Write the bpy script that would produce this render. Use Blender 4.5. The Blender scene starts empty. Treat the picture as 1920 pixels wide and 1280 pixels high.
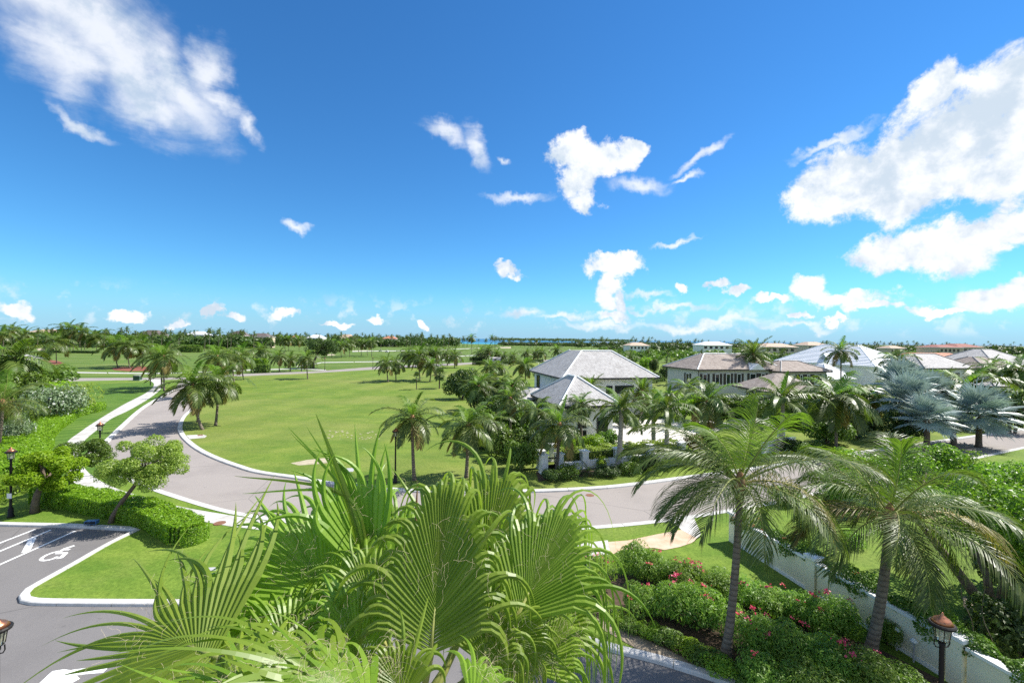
import bpy, math, random
import numpy as np
from mathutils import Vector, Matrix
from mathutils.geometry import tessellate_polygon
R = math.radians
rnd = random.Random(7)
nrg = np.random.default_rng(11)
scene = bpy.context.scene
COL = scene.collection

# ------------------------------------------------------------------ camera
CH = 11.0                                   # balcony height above the lawns
FP = 16.0 / 36.0 * 1920                     # focal length in photograph pixels
CAMM = Matrix.Rotation(R(90 - 0.3), 3, 'X') @ Matrix.Rotation(R(0.66), 3, 'Z')
cam = bpy.data.objects.new('camera', bpy.data.cameras.new('camera'))
COL.objects.link(cam); scene.camera = cam
cam.matrix_world = Matrix.Translation((0, 0, CH)) @ CAMM.to_4x4()
cam.data.lens = 16.0; cam.data.sensor_width = 36.0
cam.data.clip_start = 0.05; cam.data.clip_end = 80000

def ray(px, py): return CAMM @ Vector(((px - 960) / FP, -(py - 640) / FP, -1.0))
def gp(px, py, z=0.0):
    d = ray(px, py); t = (z - CH) / d.z
    return Vector((d.x * t, d.y * t, z))
def at(px, py, Y):
    d = ray(px, py); t = Y / d.y
    return Vector((d.x * t, Y, CH + d.z * t))
def yh(px): return 635.5 + 0.0115 * (px - 960)

# ------------------------------------------------------------------ sun, sky, exposure
SUN_EL, SUN_AZ = R(50), R(72)               # azimuth measured from +Y (view direction) towards +X
sd = Vector((math.sin(SUN_AZ) * math.cos(SUN_EL), math.cos(SUN_AZ) * math.cos(SUN_EL), math.sin(SUN_EL)))
sun = bpy.data.objects.new('sun', bpy.data.lights.new('sun', 'SUN'))
COL.objects.link(sun)
sun.data.energy = 4.2; sun.data.angle = R(0.53); sun.data.color = (1.0, 0.955, 0.88)
sun.rotation_euler = sd.to_track_quat('Z', 'Y').to_euler()
scene.view_settings.view_transform = 'Standard'; scene.view_settings.look = 'None'
scene.view_settings.gamma = 1.0; scene.view_settings.use_curve_mapping = False
scene.view_settings.exposure = 1.0
scene.render.engine = 'CYCLES'
scene.cycles.use_denoising = False
scene.cycles.max_bounces = 6; scene.cycles.diffuse_bounces = 4; scene.cycles.glossy_bounces = 2
scene.cycles.transmission_bounces = 4; scene.cycles.transparent_max_bounces = 8
scene.cycles.sample_clamp_indirect = 2.5

world = bpy.data.worlds.new('World'); scene.world = world; world.use_nodes = True
WT = world.node_tree; WN = WT.nodes; WL = WT.links
WN.clear()
def wn(t, **k):
    n = WN.new(t)
    for a, b in k.items(): setattr(n, a, b)
    return n
def wmath(op, a, b=None, c=None, clamp=False):
    n = wn('ShaderNodeMath', operation=op); n.use_clamp = clamp
    for i, v in enumerate((a, b, c)):
        if v is None: continue
        if isinstance(v, (int, float)): n.inputs[i].default_value = v
        else: WL.new(v, n.inputs[i])
    return n.outputs[0]
def wsmooth(v, lo, hi):
    n = wn('ShaderNodeMapRange', interpolation_type='SMOOTHSTEP')
    WL.new(v, n.inputs[0]); n.inputs[1].default_value = lo; n.inputs[2].default_value = hi
    return n.outputs[0]
def wnoise(vec, scale, detail=6, rough=0.55, dist=0.0):
    n = wn('ShaderNodeTexNoise'); WL.new(vec, n.inputs['Vector'])
    n.inputs['Scale'].default_value = scale; n.inputs['Detail'].default_value = detail
    n.inputs['Roughness'].default_value = rough; n.inputs['Distortion'].default_value = dist
    return n
def wvec(op, a, b):
    n = wn('ShaderNodeVectorMath', operation=op)
    for i, v in enumerate((a, b)):
        if isinstance(v, (tuple, list)): n.inputs[i].default_value = v
        else: WL.new(v, n.inputs[i])
    return n.outputs[0]
tc = wn('ShaderNodeTexCoord'); DIR = tc.outputs['Generated']
sky = wn('ShaderNodeTexSky', sky_type='NISHITA', sun_disc=False)
sky.sun_elevation = SUN_EL; sky.sun_rotation = SUN_AZ
sky.altitude = 0.0; sky.air_density = 1.0; sky.dust_density = 0.0; sky.ozone_density = 2.5
hsv = wn('ShaderNodeHueSaturation'); WL.new(sky.outputs[0], hsv.inputs['Color'])
hsv.inputs['Saturation'].default_value = 1.12; hsv.inputs['Value'].default_value = 1.0
tint = wn('ShaderNodeMix', data_type='RGBA', blend_type='MULTIPLY'); tint.inputs[0].default_value = 1.0
WL.new(hsv.outputs[0], tint.inputs[6]); tint.inputs[7].default_value = (0.42, 0.85, 1.13, 1)
bg_sky = wn('ShaderNodeBackground'); bg_sky.inputs[1].default_value = 0.074
sep = wn('ShaderNodeSeparateXYZ'); WL.new(DIR, sep.inputs[0])
az = wmath('ARCTAN2', sep.outputs[0], sep.outputs[1]); el = wmath('ARCSINE', sep.outputs[2])
hz = wn('ShaderNodeMix', data_type='RGBA'); WL.new(wmath('MULTIPLY', wmath('SUBTRACT', 1.0, wsmooth(el, -0.02, 0.11)), 0.85), hz.inputs[0])
WL.new(tint.outputs[2], hz.inputs[6]); hz.inputs[7].default_value = (2.3, 3.9, 6.0, 1)
WL.new(hz.outputs[2], bg_sky.inputs[0])
cmb = wn('ShaderNodeCombineXYZ'); WL.new(az, cmb.inputs[0]); WL.new(el, cmb.inputs[1])
nA = wnoise(DIR, 7.0, 4, 0.5); nB = wnoise(DIR, 26.0, 5, 0.6)
warp = wvec('ADD', wvec('SCALE', wvec('SUBTRACT', nA.outputs['Color'], (0.5, 0.5, 0.5)), (0, 0, 0)),
            wvec('SCALE', wvec('SUBTRACT', nB.outputs['Color'], (0.5, 0.5, 0.5)), (0, 0, 0)))
for n in WN:
    if n.type == 'VECT_MATH' and n.operation == 'SCALE':
        n.inputs['Scale'].default_value = 0.10 if n.inputs[0].links[0].from_node.inputs[0].links[0].from_node == nA else 0.055
AE = wvec('ADD', cmb.outputs[0], warp)
def azel(px, py):
    d = ray(px, py).normalized()
    return math.atan2(d.x, d.y), math.asin(d.z)
def blobs(lst, vec):
    cur = None
    for b in lst:
        cx, cy, rx, ry = b[:4]; rot = b[4] if len(b) > 4 else 0
        a0, e0 = azel(cx, cy)
        sx = abs(azel(cx + rx, cy)[0] - azel(cx - rx, cy)[0]) / 2
        sy = abs(azel(cx, cy + ry)[1] - azel(cx, cy - ry)[1]) / 2
        m = wn('ShaderNodeMapping', vector_type='TEXTURE'); WL.new(vec, m.inputs[0])
        m.inputs['Location'].default_value = (a0, e0, 0); m.inputs['Rotation'].default_value = (0, 0, R(-rot))
        m.inputs['Scale'].default_value = (sx, sy, 1e6)
        ln = wn('ShaderNodeVectorMath', operation='LENGTH'); WL.new(m.outputs[0], ln.inputs[0])
        cur = ln.outputs['Value'] if cur is None else wmath('SMOOTH_MIN', cur, ln.outputs['Value'], 0.25)
    return cur
CUM = [(1620,335,140,80),(1560,368,95,52),(1710,360,150,60),(1810,250,170,125),(1752,150,62,50,-20),(1880,170,120,95),
       (1860,330,130,60),(1930,250,120,140),(1700,262,70,50),(1660,480,88,36),(1765,472,120,46),(1860,448,115,30),(1910,418,55,34),
       (1520,552,44,24),(1600,562,100,20),(1645,578,60,13),(1855,562,80,30),(1910,556,55,32),(1755,582,60,10),
       (1072,285,44,34),(1115,305,70,40),(1178,280,24,26),(1088,345,54,46),(1100,385,40,30),(1100,405,24,18),
       (957,503,33,14),(1152,502,57,21),(1150,555,28,32),(1178,570,22,24),(1158,592,46,14),
       (1285,538,18,10),(1345,534,22,10),(1378,547,30,11),(1440,566,40,8),(1500,596,30,6),(1580,602,30,6),
       (400,588,15,20),(436,600,26,12),(548,598,36,12),(228,586,34,12),(18,576,46,18),(330,602,30,9),(640,612,30,7),
       (712,604,16,9),(790,612,14,7)]
WSP = [(150,40,230,95,20),(230,130,190,70,38),(330,170,150,50,45),(110,110,90,80),(240,120,150,60,35),(270,190,90,40,40),(385,120,40,60,20),(400,190,60,32,40),
       (455,245,42,20,45),(70,0,110,40),(830,252,42,24,20),(895,275,38,26,50),(968,372,58,11),(1200,348,50,17,10),
       (1305,298,48,11,-24),(1270,452,42,6,-20),(555,410,20,12),(1285,340,26,8),(1560,262,70,10,-20),(140,220,80,16,25),
       (975,580,40,9),(1060,592,60,7),(1260,576,90,6),(1222,553,32,7),(1320,606,150,9),(1130,610,70,9),(1500,612,90,7),(955,285,14,9,30)]
nC = wnoise(DIR, 14.0, 10, 0.64, 0.2)
fb = wmath('SUBTRACT', nC.outputs['Fac'], 0.5)
tC = wmath('ADD', blobs(CUM, AE), wmath('MULTIPLY', fb, 2.0))
aC = wmath('SUBTRACT', 1.0, wsmooth(tC, 0.66, 1.10))
# thin stretched wisps: noise drawn out along the wind
sc = wn('ShaderNodeMapping'); WL.new(DIR, sc.inputs[0]); sc.inputs['Scale'].default_value = (1.0, 1.0, 2.6); sc.inputs['Rotation'].default_value = (0, R(24), 0)
nW = wnoise(sc.outputs[0], 6.0, 9, 0.64, 0.8)
tW = wmath('ADD', blobs(WSP, AE), wmath('MULTIPLY', wmath('SUBTRACT', nW.outputs['Fac'], 0.5), 1.5))
aW = wmath('MULTIPLY', wmath('SUBTRACT', 1.0, wsmooth(tW, 0.05, 1.4)), 0.82)
# scattered low clouds all round; heavier cover added outside view to fill shadows
low = wmath('MULTIPLY', wsmooth(el, 0.005, 0.03), wmath('SUBTRACT', 1.0, wsmooth(el, 0.05, 0.10)))
nL = wnoise(DIR, 22.0, 7, 0.6)
aL = wmath('MULTIPLY', wmath('MULTIPLY', wsmooth(nL.outputs['Fac'], 0.53, 0.68), low), 0.45)
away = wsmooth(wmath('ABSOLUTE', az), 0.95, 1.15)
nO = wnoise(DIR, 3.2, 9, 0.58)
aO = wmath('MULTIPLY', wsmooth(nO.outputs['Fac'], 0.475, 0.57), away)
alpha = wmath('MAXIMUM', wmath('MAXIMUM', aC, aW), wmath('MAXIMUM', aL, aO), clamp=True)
# cloud shading: lit side towards the sun, greyer inside and below
off = wvec('ADD', DIR, tuple(sd * 0.035))
nS = wnoise(off, 15.0, 5, 0.6)
nD = wnoise(DIR, 5.0, 4, 0.55)
lit = wmath('ADD', wmath('ADD', wmath('MULTIPLY', wmath('SUBTRACT', nC.outputs['Fac'], nS.outputs['Fac']), 1.3), wmath('MULTIPLY', wmath('SUBTRACT', nB.outputs['Fac'], 0.5), 0.7)),
            wmath('MULTIPLY', wmath('SUBTRACT', nD.outputs['Fac'], 0.5), 1.1))
ramp = wn('ShaderNodeMix', data_type='RGBA'); WL.new(wsmooth(lit, -0.12, 0.42), ramp.inputs[0])
ramp.inputs[6].default_value = (0.93, 0.95, 0.98, 1); ramp.inputs[7].default_value = (0.58, 0.68, 0.79, 1)
bg_cl = wn('ShaderNodeBackground'); WL.new(ramp.outputs[2], bg_cl.inputs[0]); bg_cl.inputs[1].default_value = 0.57
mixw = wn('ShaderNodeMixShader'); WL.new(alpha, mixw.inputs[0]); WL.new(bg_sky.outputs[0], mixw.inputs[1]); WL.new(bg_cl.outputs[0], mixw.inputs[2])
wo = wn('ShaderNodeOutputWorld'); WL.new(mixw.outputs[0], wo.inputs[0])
try: world.cycles.sampling_method = 'MANUAL'; world.cycles.sample_map_resolution = 512
except Exception: pass

# ------------------------------------------------------------------ materials
MATS = {}
class NT:
    def __init__(s, name):
        s.m = bpy.data.materials.new(name); s.m.use_nodes = True
        s.t = s.m.node_tree; s.t.nodes.clear()
        s.out = s.n('ShaderNodeOutputMaterial'); s.b = s.n('ShaderNodeBsdfPrincipled')
        s.l(s.b.outputs[0], s.out.inputs[0]); MATS[name] = s.m
    def n(s, t, **k):
        x = s.t.nodes.new(t)
        for a, b in k.items(): setattr(x, a, b)
        return x
    def l(s, a, b): s.t.links.new(a, b)
    def pos(s): return s.n('ShaderNodeNewGeometry').outputs['Position']
    def obj(s): return s.n('ShaderNodeTexCoord').outputs['Object']
    def noise(s, vec, scale, detail=4, rough=0.55, stretch=None):
        if stretch:
            mp = s.n('ShaderNodeMapping'); s.l(vec, mp.inputs[0]); mp.inputs['Scale'].default_value = stretch[:3]
            if len(stretch) > 3: mp.inputs['Rotation'].default_value = (0, 0, stretch[3])
            vec = mp.outputs[0]
        x = s.n('ShaderNodeTexNoise'); s.l(vec, x.inputs['Vector'])
        x.inputs['Scale'].default_value = scale; x.inputs['Detail'].default_value = detail; x.inputs['Roughness'].default_value = rough
        return x.outputs['Fac']
    def rng(s, v, a, b, lo=0.0, hi=1.0):
        x = s.n('ShaderNodeMapRange'); s.l(v, x.inputs[0])
        for i, q in enumerate((a, b, lo, hi)): x.inputs[1 + i].default_value = q
        return x.outputs[0]
    def mix(s, f, a, b, blend='MIX'):
        x = s.n('ShaderNodeMix', data_type='RGBA', blend_type=blend)
        if isinstance(f, (int, float)): x.inputs[0].default_value = f
        else: s.l(f, x.inputs[0])
        for i, v in ((6, a), (7, b)):
            if isinstance(v, (tuple, list)): x.inputs[i].default_value = (*v[:3], 1)
            else: s.l(v, x.inputs[i])
        return x.outputs[2]
    def bump(s, h, strength, dist=0.02):
        x = s.n('ShaderNodeBump'); s.l(h, x.inputs['Height']); x.inputs['Strength'].default_value = strength; x.inputs['Distance'].default_value = dist
        s.l(x.outputs[0], s.b.inputs['Normal'])
    def base(s, c):
        if isinstance(c, (tuple, list)): s.b.inputs['Base Color'].default_value = (*c[:3], 1)
        else: s.l(c, s.b.inputs['Base Color'])
    def set(s, **k):
        for a, v in k.items(): s.b.inputs[a.replace('_', ' ')].default_value = v

def mottled(name, c1, c2, scale, rough=0.8, bump=0.0, c3=None, scale3=0.3, world_space=True, spec=0.3, metal=0.0):
    t = NT(name); v = t.pos() if world_space else t.obj()
    f = t.noise(v, scale, 5, 0.6); c = t.mix(t.rng(f, 0.3, 0.7), c1, c2)
    if c3: c = t.mix(t.rng(t.noise(v, scale3, 4, 0.6), 0.48, 0.72), c, c3)
    t.base(c); t.set(Roughness=rough, Metallic=metal); t.b.inputs['Specular IOR Level'].default_value = spec
    if bump: t.bump(f, bump)
    return t.m
def leafmat(name, c1, c2, trans=0.35, rough=0.42, c3=None, spec=0.4, tint=(1.25, 1.35, 0.7)):
    t = NT(name)
    c1 = tuple(v * 1.12 for v in c1); c2 = tuple(v * 1.12 for v in c2)
    rp = t.n('ShaderNodeNewGeometry').outputs['Random Per Island']
    c = t.mix(rp, c1, c2)
    if c3: c = t.mix(t.rng(rp, 0.945, 0.95), c, c3)
    oi = t.n('ShaderNodeObjectInfo').outputs['Random']
    h = t.n('ShaderNodeHueSaturation'); t.l(c, h.inputs['Color']); t.l(t.rng(oi, 0, 1, 0.82, 1.18), h.inputs['Value']); t.l(t.rng(oi, 0, 1, 0.488, 0.51), h.inputs['Hue'])
    t.l(h.outputs[0], t.b.inputs['Base Color']); t.set(Roughness=rough); t.b.inputs['Specular IOR Level'].default_value = spec
    tr = t.n('ShaderNodeBsdfTranslucent'); t.l(t.mix(1.0, h.outputs[0], tint, 'MULTIPLY'), tr.inputs[0])
    mx = t.n('ShaderNodeMixShader'); mx.inputs[0].default_value = trans
    t.l(t.b.outputs[0], mx.inputs[1]); t.l(tr.outputs[0], mx.inputs[2]); t.l(mx.outputs[0], t.out.inputs[0])
    return t.m
def grassmat(name, c1, c2, dry, dryamt, stripes=None, fine=1.0):
    t = NT(name); p = t.pos()
    big = t.noise(p, 0.05, 6, 0.68, (.6, 1, 1)); mid = t.noise(p, 0.35, 7, 0.72, (.7, 1, 1)); fn = t.noise(p, 7.0, 6, 0.8, (1, 1, 1))
    c = t.mix(t.rng(mid, 0.38, 0.62), (c1[0] * .82, c1[1] * .88, c1[2] * .85), c2)
    c = t.mix(t.rng(big, 0.60 - dryamt, 0.68), c, dry)
    if stripes:
        mp = t.n('ShaderNodeMapping'); t.l(p, mp.inputs[0]); mp.inputs['Rotation'].default_value = (0, 0, stripes[0])
        w = t.n('ShaderNodeTexWave'); t.l(mp.outputs[0], w.inputs[0]); w.inputs['Scale'].default_value = stripes[1]; w.inputs['Distortion'].default_value = 0.6
        w.inputs['Detail'].default_value = 2
        c = t.mix(t.rng(w.outputs['Fac'], 0.3, 0.7, 0, stripes[2]), c, (c1[0] * 0.55, c1[1] * 0.62, c1[2] * 0.6))
    c = t.mix(t.rng(fn, 0.36, 0.60, 0.62 * fine, 0.0), c, (c1[0] * 0.35, c1[1] * 0.42, c1[2] * 0.3))
    t.base(c); t.set(Roughness=0.85); t.b.inputs['Specular IOR Level'].default_value = 0.15
    t.bump(fn, 0.6, 0.05)
    return t.m

M_lawn = grassmat('lawn_grass', (0.125, 0.21, 0.026), (0.185, 0.265, 0.038), (0.24, 0.27, 0.07), 0.08)
M_big = grassmat('field_grass', (0.135, 0.215, 0.028), (0.20, 0.26, 0.042), (0.255, 0.265, 0.075), 0.17, (R(8), 0.035, 0.22))
M_golf = grassmat('fairway_grass', (0.105, 0.18, 0.03), (0.155, 0.225, 0.042), (0.20, 0.235, 0.07), 0.15, (R(80), 0.02, 0.35))
M_mown = grassmat('mown_grass', (0.10, 0.19, 0.028), (0.14, 0.23, 0.036), (0.18, 0.25, 0.055), 0.05, (R(46), 0.16, 0.5))
def asphalt(name, c1, c2):
    t = NT(name); p = t.pos()
    f = t.noise(p, 40.0, 3, 0.8); b = t.noise(p, 0.25, 5, 0.65); s2 = t.noise(p, 1.6, 4, 0.6)
    c = t.mix(t.rng(f, 0.3, 0.7), c1, c2)
    c = t.mix(t.rng(b, 0.45, 0.7, 0, 0.45), c, (c1[0] * 0.78, c1[1] * 0.78, c1[2] * 0.8))
    c = t.mix(t.rng(s2, 0.66, 0.74, 0, 0.4), c, (c1[0] * 0.5, c1[1] * 0.5, c1[2] * 0.5))
    v = t.n('ShaderNodeTexVoronoi', feature='DISTANCE_TO_EDGE'); t.l(p, v.inputs['Vector']); v.inputs['Scale'].default_value = 0.09
    c = t.mix(t.rng(v.outputs['Distance'], 0.0, 0.0035, 0.5, 0.0), c, (0.04, 0.04, 0.04))
    t.base(c); t.set(Roughness=0.9); t.b.inputs['Specular IOR Level'].default_value = 0.2; t.bump(f, 0.4, 0.01)
asphalt('road_asphalt', (0.255, 0.228, 0.208), (0.32, 0.29, 0.268))
asphalt('parking_asphalt', (0.135, 0.128, 0.125), (0.205, 0.195, 0.19))
mottled('concrete', (0.43, 0.415, 0.385), (0.53, 0.515, 0.485), 3.0, 0.85, 0.1, (0.33, 0.315, 0.285), 0.8)
mottled('kerb_concrete', (0.47, 0.46, 0.44), (0.58, 0.57, 0.55), 4.0, 0.85, 0.1, (0.42, 0.41, 0.38), 1.1)
mottled('tan_paver', (0.46, 0.31, 0.20), (0.56, 0.41, 0.29), 2.2, 0.85, 0.2, (0.60, 0.48, 0.37), 0.9)
mottled('white_paint', (0.72, 0.72, 0.71), (0.82, 0.82, 0.81), 8.0, 0.6)
mottled('soil', (0.19, 0.15, 0.105), (0.33, 0.275, 0.20), 3.0, 0.95, 0.5)
mottled('mulch', (0.055, 0.038, 0.025), (0.11, 0.075, 0.05), 6.0, 0.95, 0.6)
mottled('sand', (0.30, 0.26, 0.17), (0.46, 0.41, 0.30), 1.5, 0.95, 0.3)
mottled('red_mulch', (0.16, 0.05, 0.032), (0.25, 0.09, 0.055), 4.0, 0.95, 0.5)
mottled('white_stone', (0.50, 0.47, 0.42), (0.68, 0.65, 0.6), 3.0, 0.9, 0.3)
mottled('courtyard_stone', (0.68, 0.64, 0.57), (0.76, 0.72, 0.66), 1.0, 0.85)
mottled('wall_white', (0.78, 0.77, 0.73), (0.83, 0.82, 0.79), 1.5, 0.85, 0.05, (0.68, 0.66, 0.61), 0.5)
mottled('wall_cream', (0.80, 0.74, 0.55), (0.84, 0.78, 0.60), 1.3, 0.85, 0.05, (0.72, 0.66, 0.50), 0.6)
mottled('wall_grey', (0.46, 0.46, 0.45), (0.52, 0.52, 0.505), 1.2, 0.85, 0.05)
mottled('wall_beige', (0.56, 0.46, 0.34), (0.63, 0.53, 0.41), 1.2, 0.85)
mottled('trim_white', (0.76, 0.76, 0.75), (0.80, 0.80, 0.79), 3.0, 0.6)
mottled('fascia_dark', (0.06, 0.055, 0.05), (0.09, 0.082, 0.075), 3.0, 0.6)
mottled('shutter', (0.032, 0.026, 0.022), (0.05, 0.042, 0.036), 3.0, 0.5)
mottled('black_metal', (0.010, 0.009, 0.009), (0.016, 0.015, 0.014), 20.0, 0.55, spec=0.25)
mottled('copper', (0.42, 0.17, 0.09), (0.56, 0.25, 0.14), 9.0, 0.35, metal=0.9)
mottled('green_box', (0.035, 0.075, 0.055), (0.05, 0.095, 0.07), 5.0, 0.5)
mottled('grey_plate', (0.33, 0.33, 0.33), (0.42, 0.42, 0.42), 5.0, 0.6)
mottled('rust_iron', (0.16, 0.075, 0.045), (0.24, 0.12, 0.075), 9.0, 0.8)
mottled('sign_blue', (0.06, 0.16, 0.34), (0.09, 0.2, 0.4), 4.0, 0.4)
mottled('cart_body', (0.62, 0.62, 0.60), (0.7, 0.7, 0.68), 4.0, 0.4)
mottled('rubber', (0.015, 0.015, 0.015), (0.03, 0.03, 0.03), 9.0, 0.8)
mottled('blue_tarp', (0.03, 0.09, 0.28), (0.05, 0.12, 0.34), 3.0, 0.6)
t = NT('window_glass'); t.base((0.018, 0.024, 0.028)); t.set(Roughness=0.06); t.b.inputs['Specular IOR Level'].default_value = 0.7
t = NT('lantern_glass'); t.base((0.72, 0.72, 0.55)); t.set(Roughness=0.12, Transmission_Weight=0.75); t.b.inputs['IOR'].default_value = 1.1
t = NT('balcony_glass'); t.base((0.35, 0.5, 0.5)); t.set(Roughness=0.05, Transmission_Weight=0.5)
def roofmat(name, c1, c2, c3, rowk=2.6, width=0.32):
    t = NT(name); o = t.obj(); s3 = t.n('ShaderNodeSeparateXYZ'); t.l(o, s3.inputs[0])
    def mth(op, a, b):
        x = t.n('ShaderNodeMath', operation=op)
        for i, v in enumerate((a, b)):
            if isinstance(v, (int, float)): x.inputs[i].default_value = v
            else: t.l(v, x.inputs[i])
        return x.outputs[0]
    cb = t.n('ShaderNodeCombineXYZ'); t.l(mth('ADD', s3.outputs[0], s3.outputs[1]), cb.inputs[0]); t.l(mth('MULTIPLY', s3.outputs[2], rowk), cb.inputs[1])
    br = t.n('ShaderNodeTexBrick'); t.l(cb.outputs[0], br.inputs['Vector'])
    br.inputs['Color1'].default_value = (*c1, 1); br.inputs['Color2'].default_value = (*c2, 1); br.inputs['Mortar'].default_value = (c1[0] * .45, c1[1] * .45, c1[2] * .45, 1)
    br.inputs['Scale'].default_value = 1.0; br.inputs['Brick Width'].default_value = width; br.inputs['Row Height'].default_value = 0.36; br.inputs['Mortar Size'].default_value = 0.018
    br.inputs['Bias'].default_value = 0.0; br.inputs['Mortar Smooth'].default_value = 0.3
    n1 = t.noise(o, 0.8, 5, 0.7); n2 = t.noise(o, 2.6, 5, 0.8)
    c = t.mix(t.rng(n1, 0.42, 0.68, 0, 0.6), br.outputs['Color'], c3)
    c = t.mix(t.rng(n2, 0.50, 0.66, 0, 0.75), c, (c1[0] * .5, c1[1] * .48, c1[2] * .46))
    t.base(c); t.set(Roughness=0.85); t.bump(br.outputs['Fac'], 0.4, 0.03)
roofmat('shingle_grey', (0.36, 0.345, 0.33), (0.47, 0.455, 0.44), (0.52, 0.505, 0.49))
roofmat('shingle_brown', (0.23, 0.185, 0.155), (0.34, 0.285, 0.245), (0.39, 0.34, 0.30))
roofmat('tile_terracotta', (0.42, 0.155, 0.085), (0.54, 0.235, 0.14), (0.58, 0.31, 0.20), 2.0, 0.3)
roofmat('tile_dark', (0.10, 0.08, 0.075), (0.15, 0.125, 0.115), (0.17, 0.14, 0.13))
roofmat('tile_red', (0.24, 0.075, 0.055), (0.32, 0.115, 0.085), (0.36, 0.16, 0.12))
roofmat('tile_tan', (0.48, 0.34, 0.24), (0.58, 0.43, 0.32), (0.6, 0.47, 0.37))
mottled('roof_white', (0.70, 0.71, 0.73), (0.78, 0.785, 0.80), 1.2, 0.7, world_space=False)
def trunkmat(name, c1, c2, k, contrast=0.55):
    t = NT(name); o = t.obj()
    w = t.n('ShaderNodeTexWave', bands_direction='Z'); t.l(o, w.inputs[0]); w.inputs['Scale'].default_value = k; w.inputs['Distortion'].default_value = 2.0; w.inputs['Detail'].default_value = 3; w.inputs['Detail Scale'].default_value = 3
    n = t.noise(o, 5.0, 5, 0.7)
    c = t.mix(t.rng(n, 0.3, 0.7), c1, c2); c = t.mix(t.rng(w.outputs['Fac'], 0.0, 0.3, contrast, 0), c, (c1[0] * .35, c1[1] * .35, c1[2] * .35))
    t.base(c); t.set(Roughness=0.9); t.bump(w.outputs['Fac'], 0.5, 0.03)
trunkmat('palm_trunk', (0.13, 0.102, 0.075), (0.225, 0.185, 0.14), 1.7, 0.6)
trunkmat('royal_trunk', (0.28, 0.255, 0.22), (0.38, 0.35, 0.31), 1.1, 0.35)
mottled('bark', (0.10, 0.075, 0.055), (0.18, 0.14, 0.105), 5.0, 0.9, 0.5, world_space=False)
mottled('palm_boot', (0.20, 0.095, 0.045), (0.34, 0.19, 0.10), 6.0, 0.85, 0.4, world_space=False)
mottled('petiole', (0.20, 0.25, 0.06), (0.34, 0.33, 0.10), 4.0, 0.5, world_space=False)
mottled('petiole_yellow', (0.42, 0.34, 0.09), (0.52, 0.42, 0.14), 4.0, 0.5, world_space=False)
mottled('fibre', (0.42, 0.35, 0.22), (0.5, 0.42, 0.28), 4.0, 0.8, world_space=False)
mottled('coconut', (0.16, 0.19, 0.04), (0.26, 0.24, 0.07), 5.0, 0.5, world_space=False)
leafmat('frond', (0.058, 0.10, 0.018), (0.135, 0.18, 0.034), 0.34, 0.42, spec=0.5)
leafmat('frond_far', (0.055, 0.098, 0.022), (0.105, 0.15, 0.035), 0.32, 0.55, spec=0.25)
leafmat('frond_young', (0.10, 0.19, 0.02), (0.15, 0.24, 0.03), 0.42, 0.5, spec=0.35)
leafmat('frond_old', (0.15, 0.13, 0.03), (0.24, 0.19, 0.055), 0.30, 0.5)
leafmat('frond_dead', (0.20, 0.13, 0.07), (0.28, 0.20, 0.11), 0.2, 0.7)
leafmat('fan_leaf', (0.145, 0.245, 0.022), (0.25, 0.355, 0.05), 0.47, 0.38, spec=0.4)
leafmat('fan_far', (0.055, 0.10, 0.025), (0.10, 0.14, 0.04), 0.30, 0.45)
leafmat('silver_leaf', (0.22, 0.285, 0.265), (0.34, 0.40, 0.375), 0.18, 0.40, spec=0.5, tint=(1.0, 1.1, 0.9))
leafmat('oleander_leaf', (0.075, 0.165, 0.022), (0.23, 0.36, 0.045), 0.45, 0.45, spec=0.4)
leafmat('broad_leaf', (0.070, 0.14, 0.020), (0.135, 0.215, 0.032), 0.34, 0.45, spec=0.4)
leafmat('dark_leaf', (0.038, 0.075, 0.016), (0.075, 0.12, 0.026), 0.28, 0.5)
leafmat('bright_leaf', (0.12, 0.245, 0.016), (0.255, 0.41, 0.032), 0.45, 0.42)
leafmat('yellow_leaf', (0.17, 0.31, 0.014), (0.28, 0.42, 0.028), 0.48, 0.5, spec=0.25)
leafmat('olive_leaf', (0.15, 0.23, 0.035), (0.33, 0.41, 0.09), 0.44, 0.45)
leafmat('silvergreen_leaf', (0.095, 0.145, 0.065), (0.165, 0.22, 0.115), 0.25, 0.45, c3=(0.5, 0.52, 0.46))
leafmat('red_leaf', (0.13, 0.06, 0.025), (0.12, 0.13, 0.03), 0.25, 0.45)
leafmat('tree_leaf', (0.075, 0.165, 0.018), (0.18, 0.30, 0.032), 0.40, 0.42)
leafmat('pink_petal', (0.58, 0.05, 0.11), (0.68, 0.09, 0.16), 0.3, 0.5, tint=(1.2, 1.0, 1.0))
leafmat('coral_petal', (0.58, 0.11, 0.06), (0.66, 0.2, 0.12), 0.3, 0.5, tint=(1.2, 1.0, 1.0))
t = NT('sea_water'); p = t.pos(); s3 = t.n('ShaderNodeSeparateXYZ'); t.l(p, s3.inputs[0])
c = t.mix(t.rng(s3.outputs[1], 1050, 1900), (0.02, 0.30, 0.36), (0.006, 0.075, 0.16)); t.base(c); t.set(Roughness=0.25)
t.bump(t.noise(p, 0.05, 5, 0.6), 0.5, 1.0)

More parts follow.
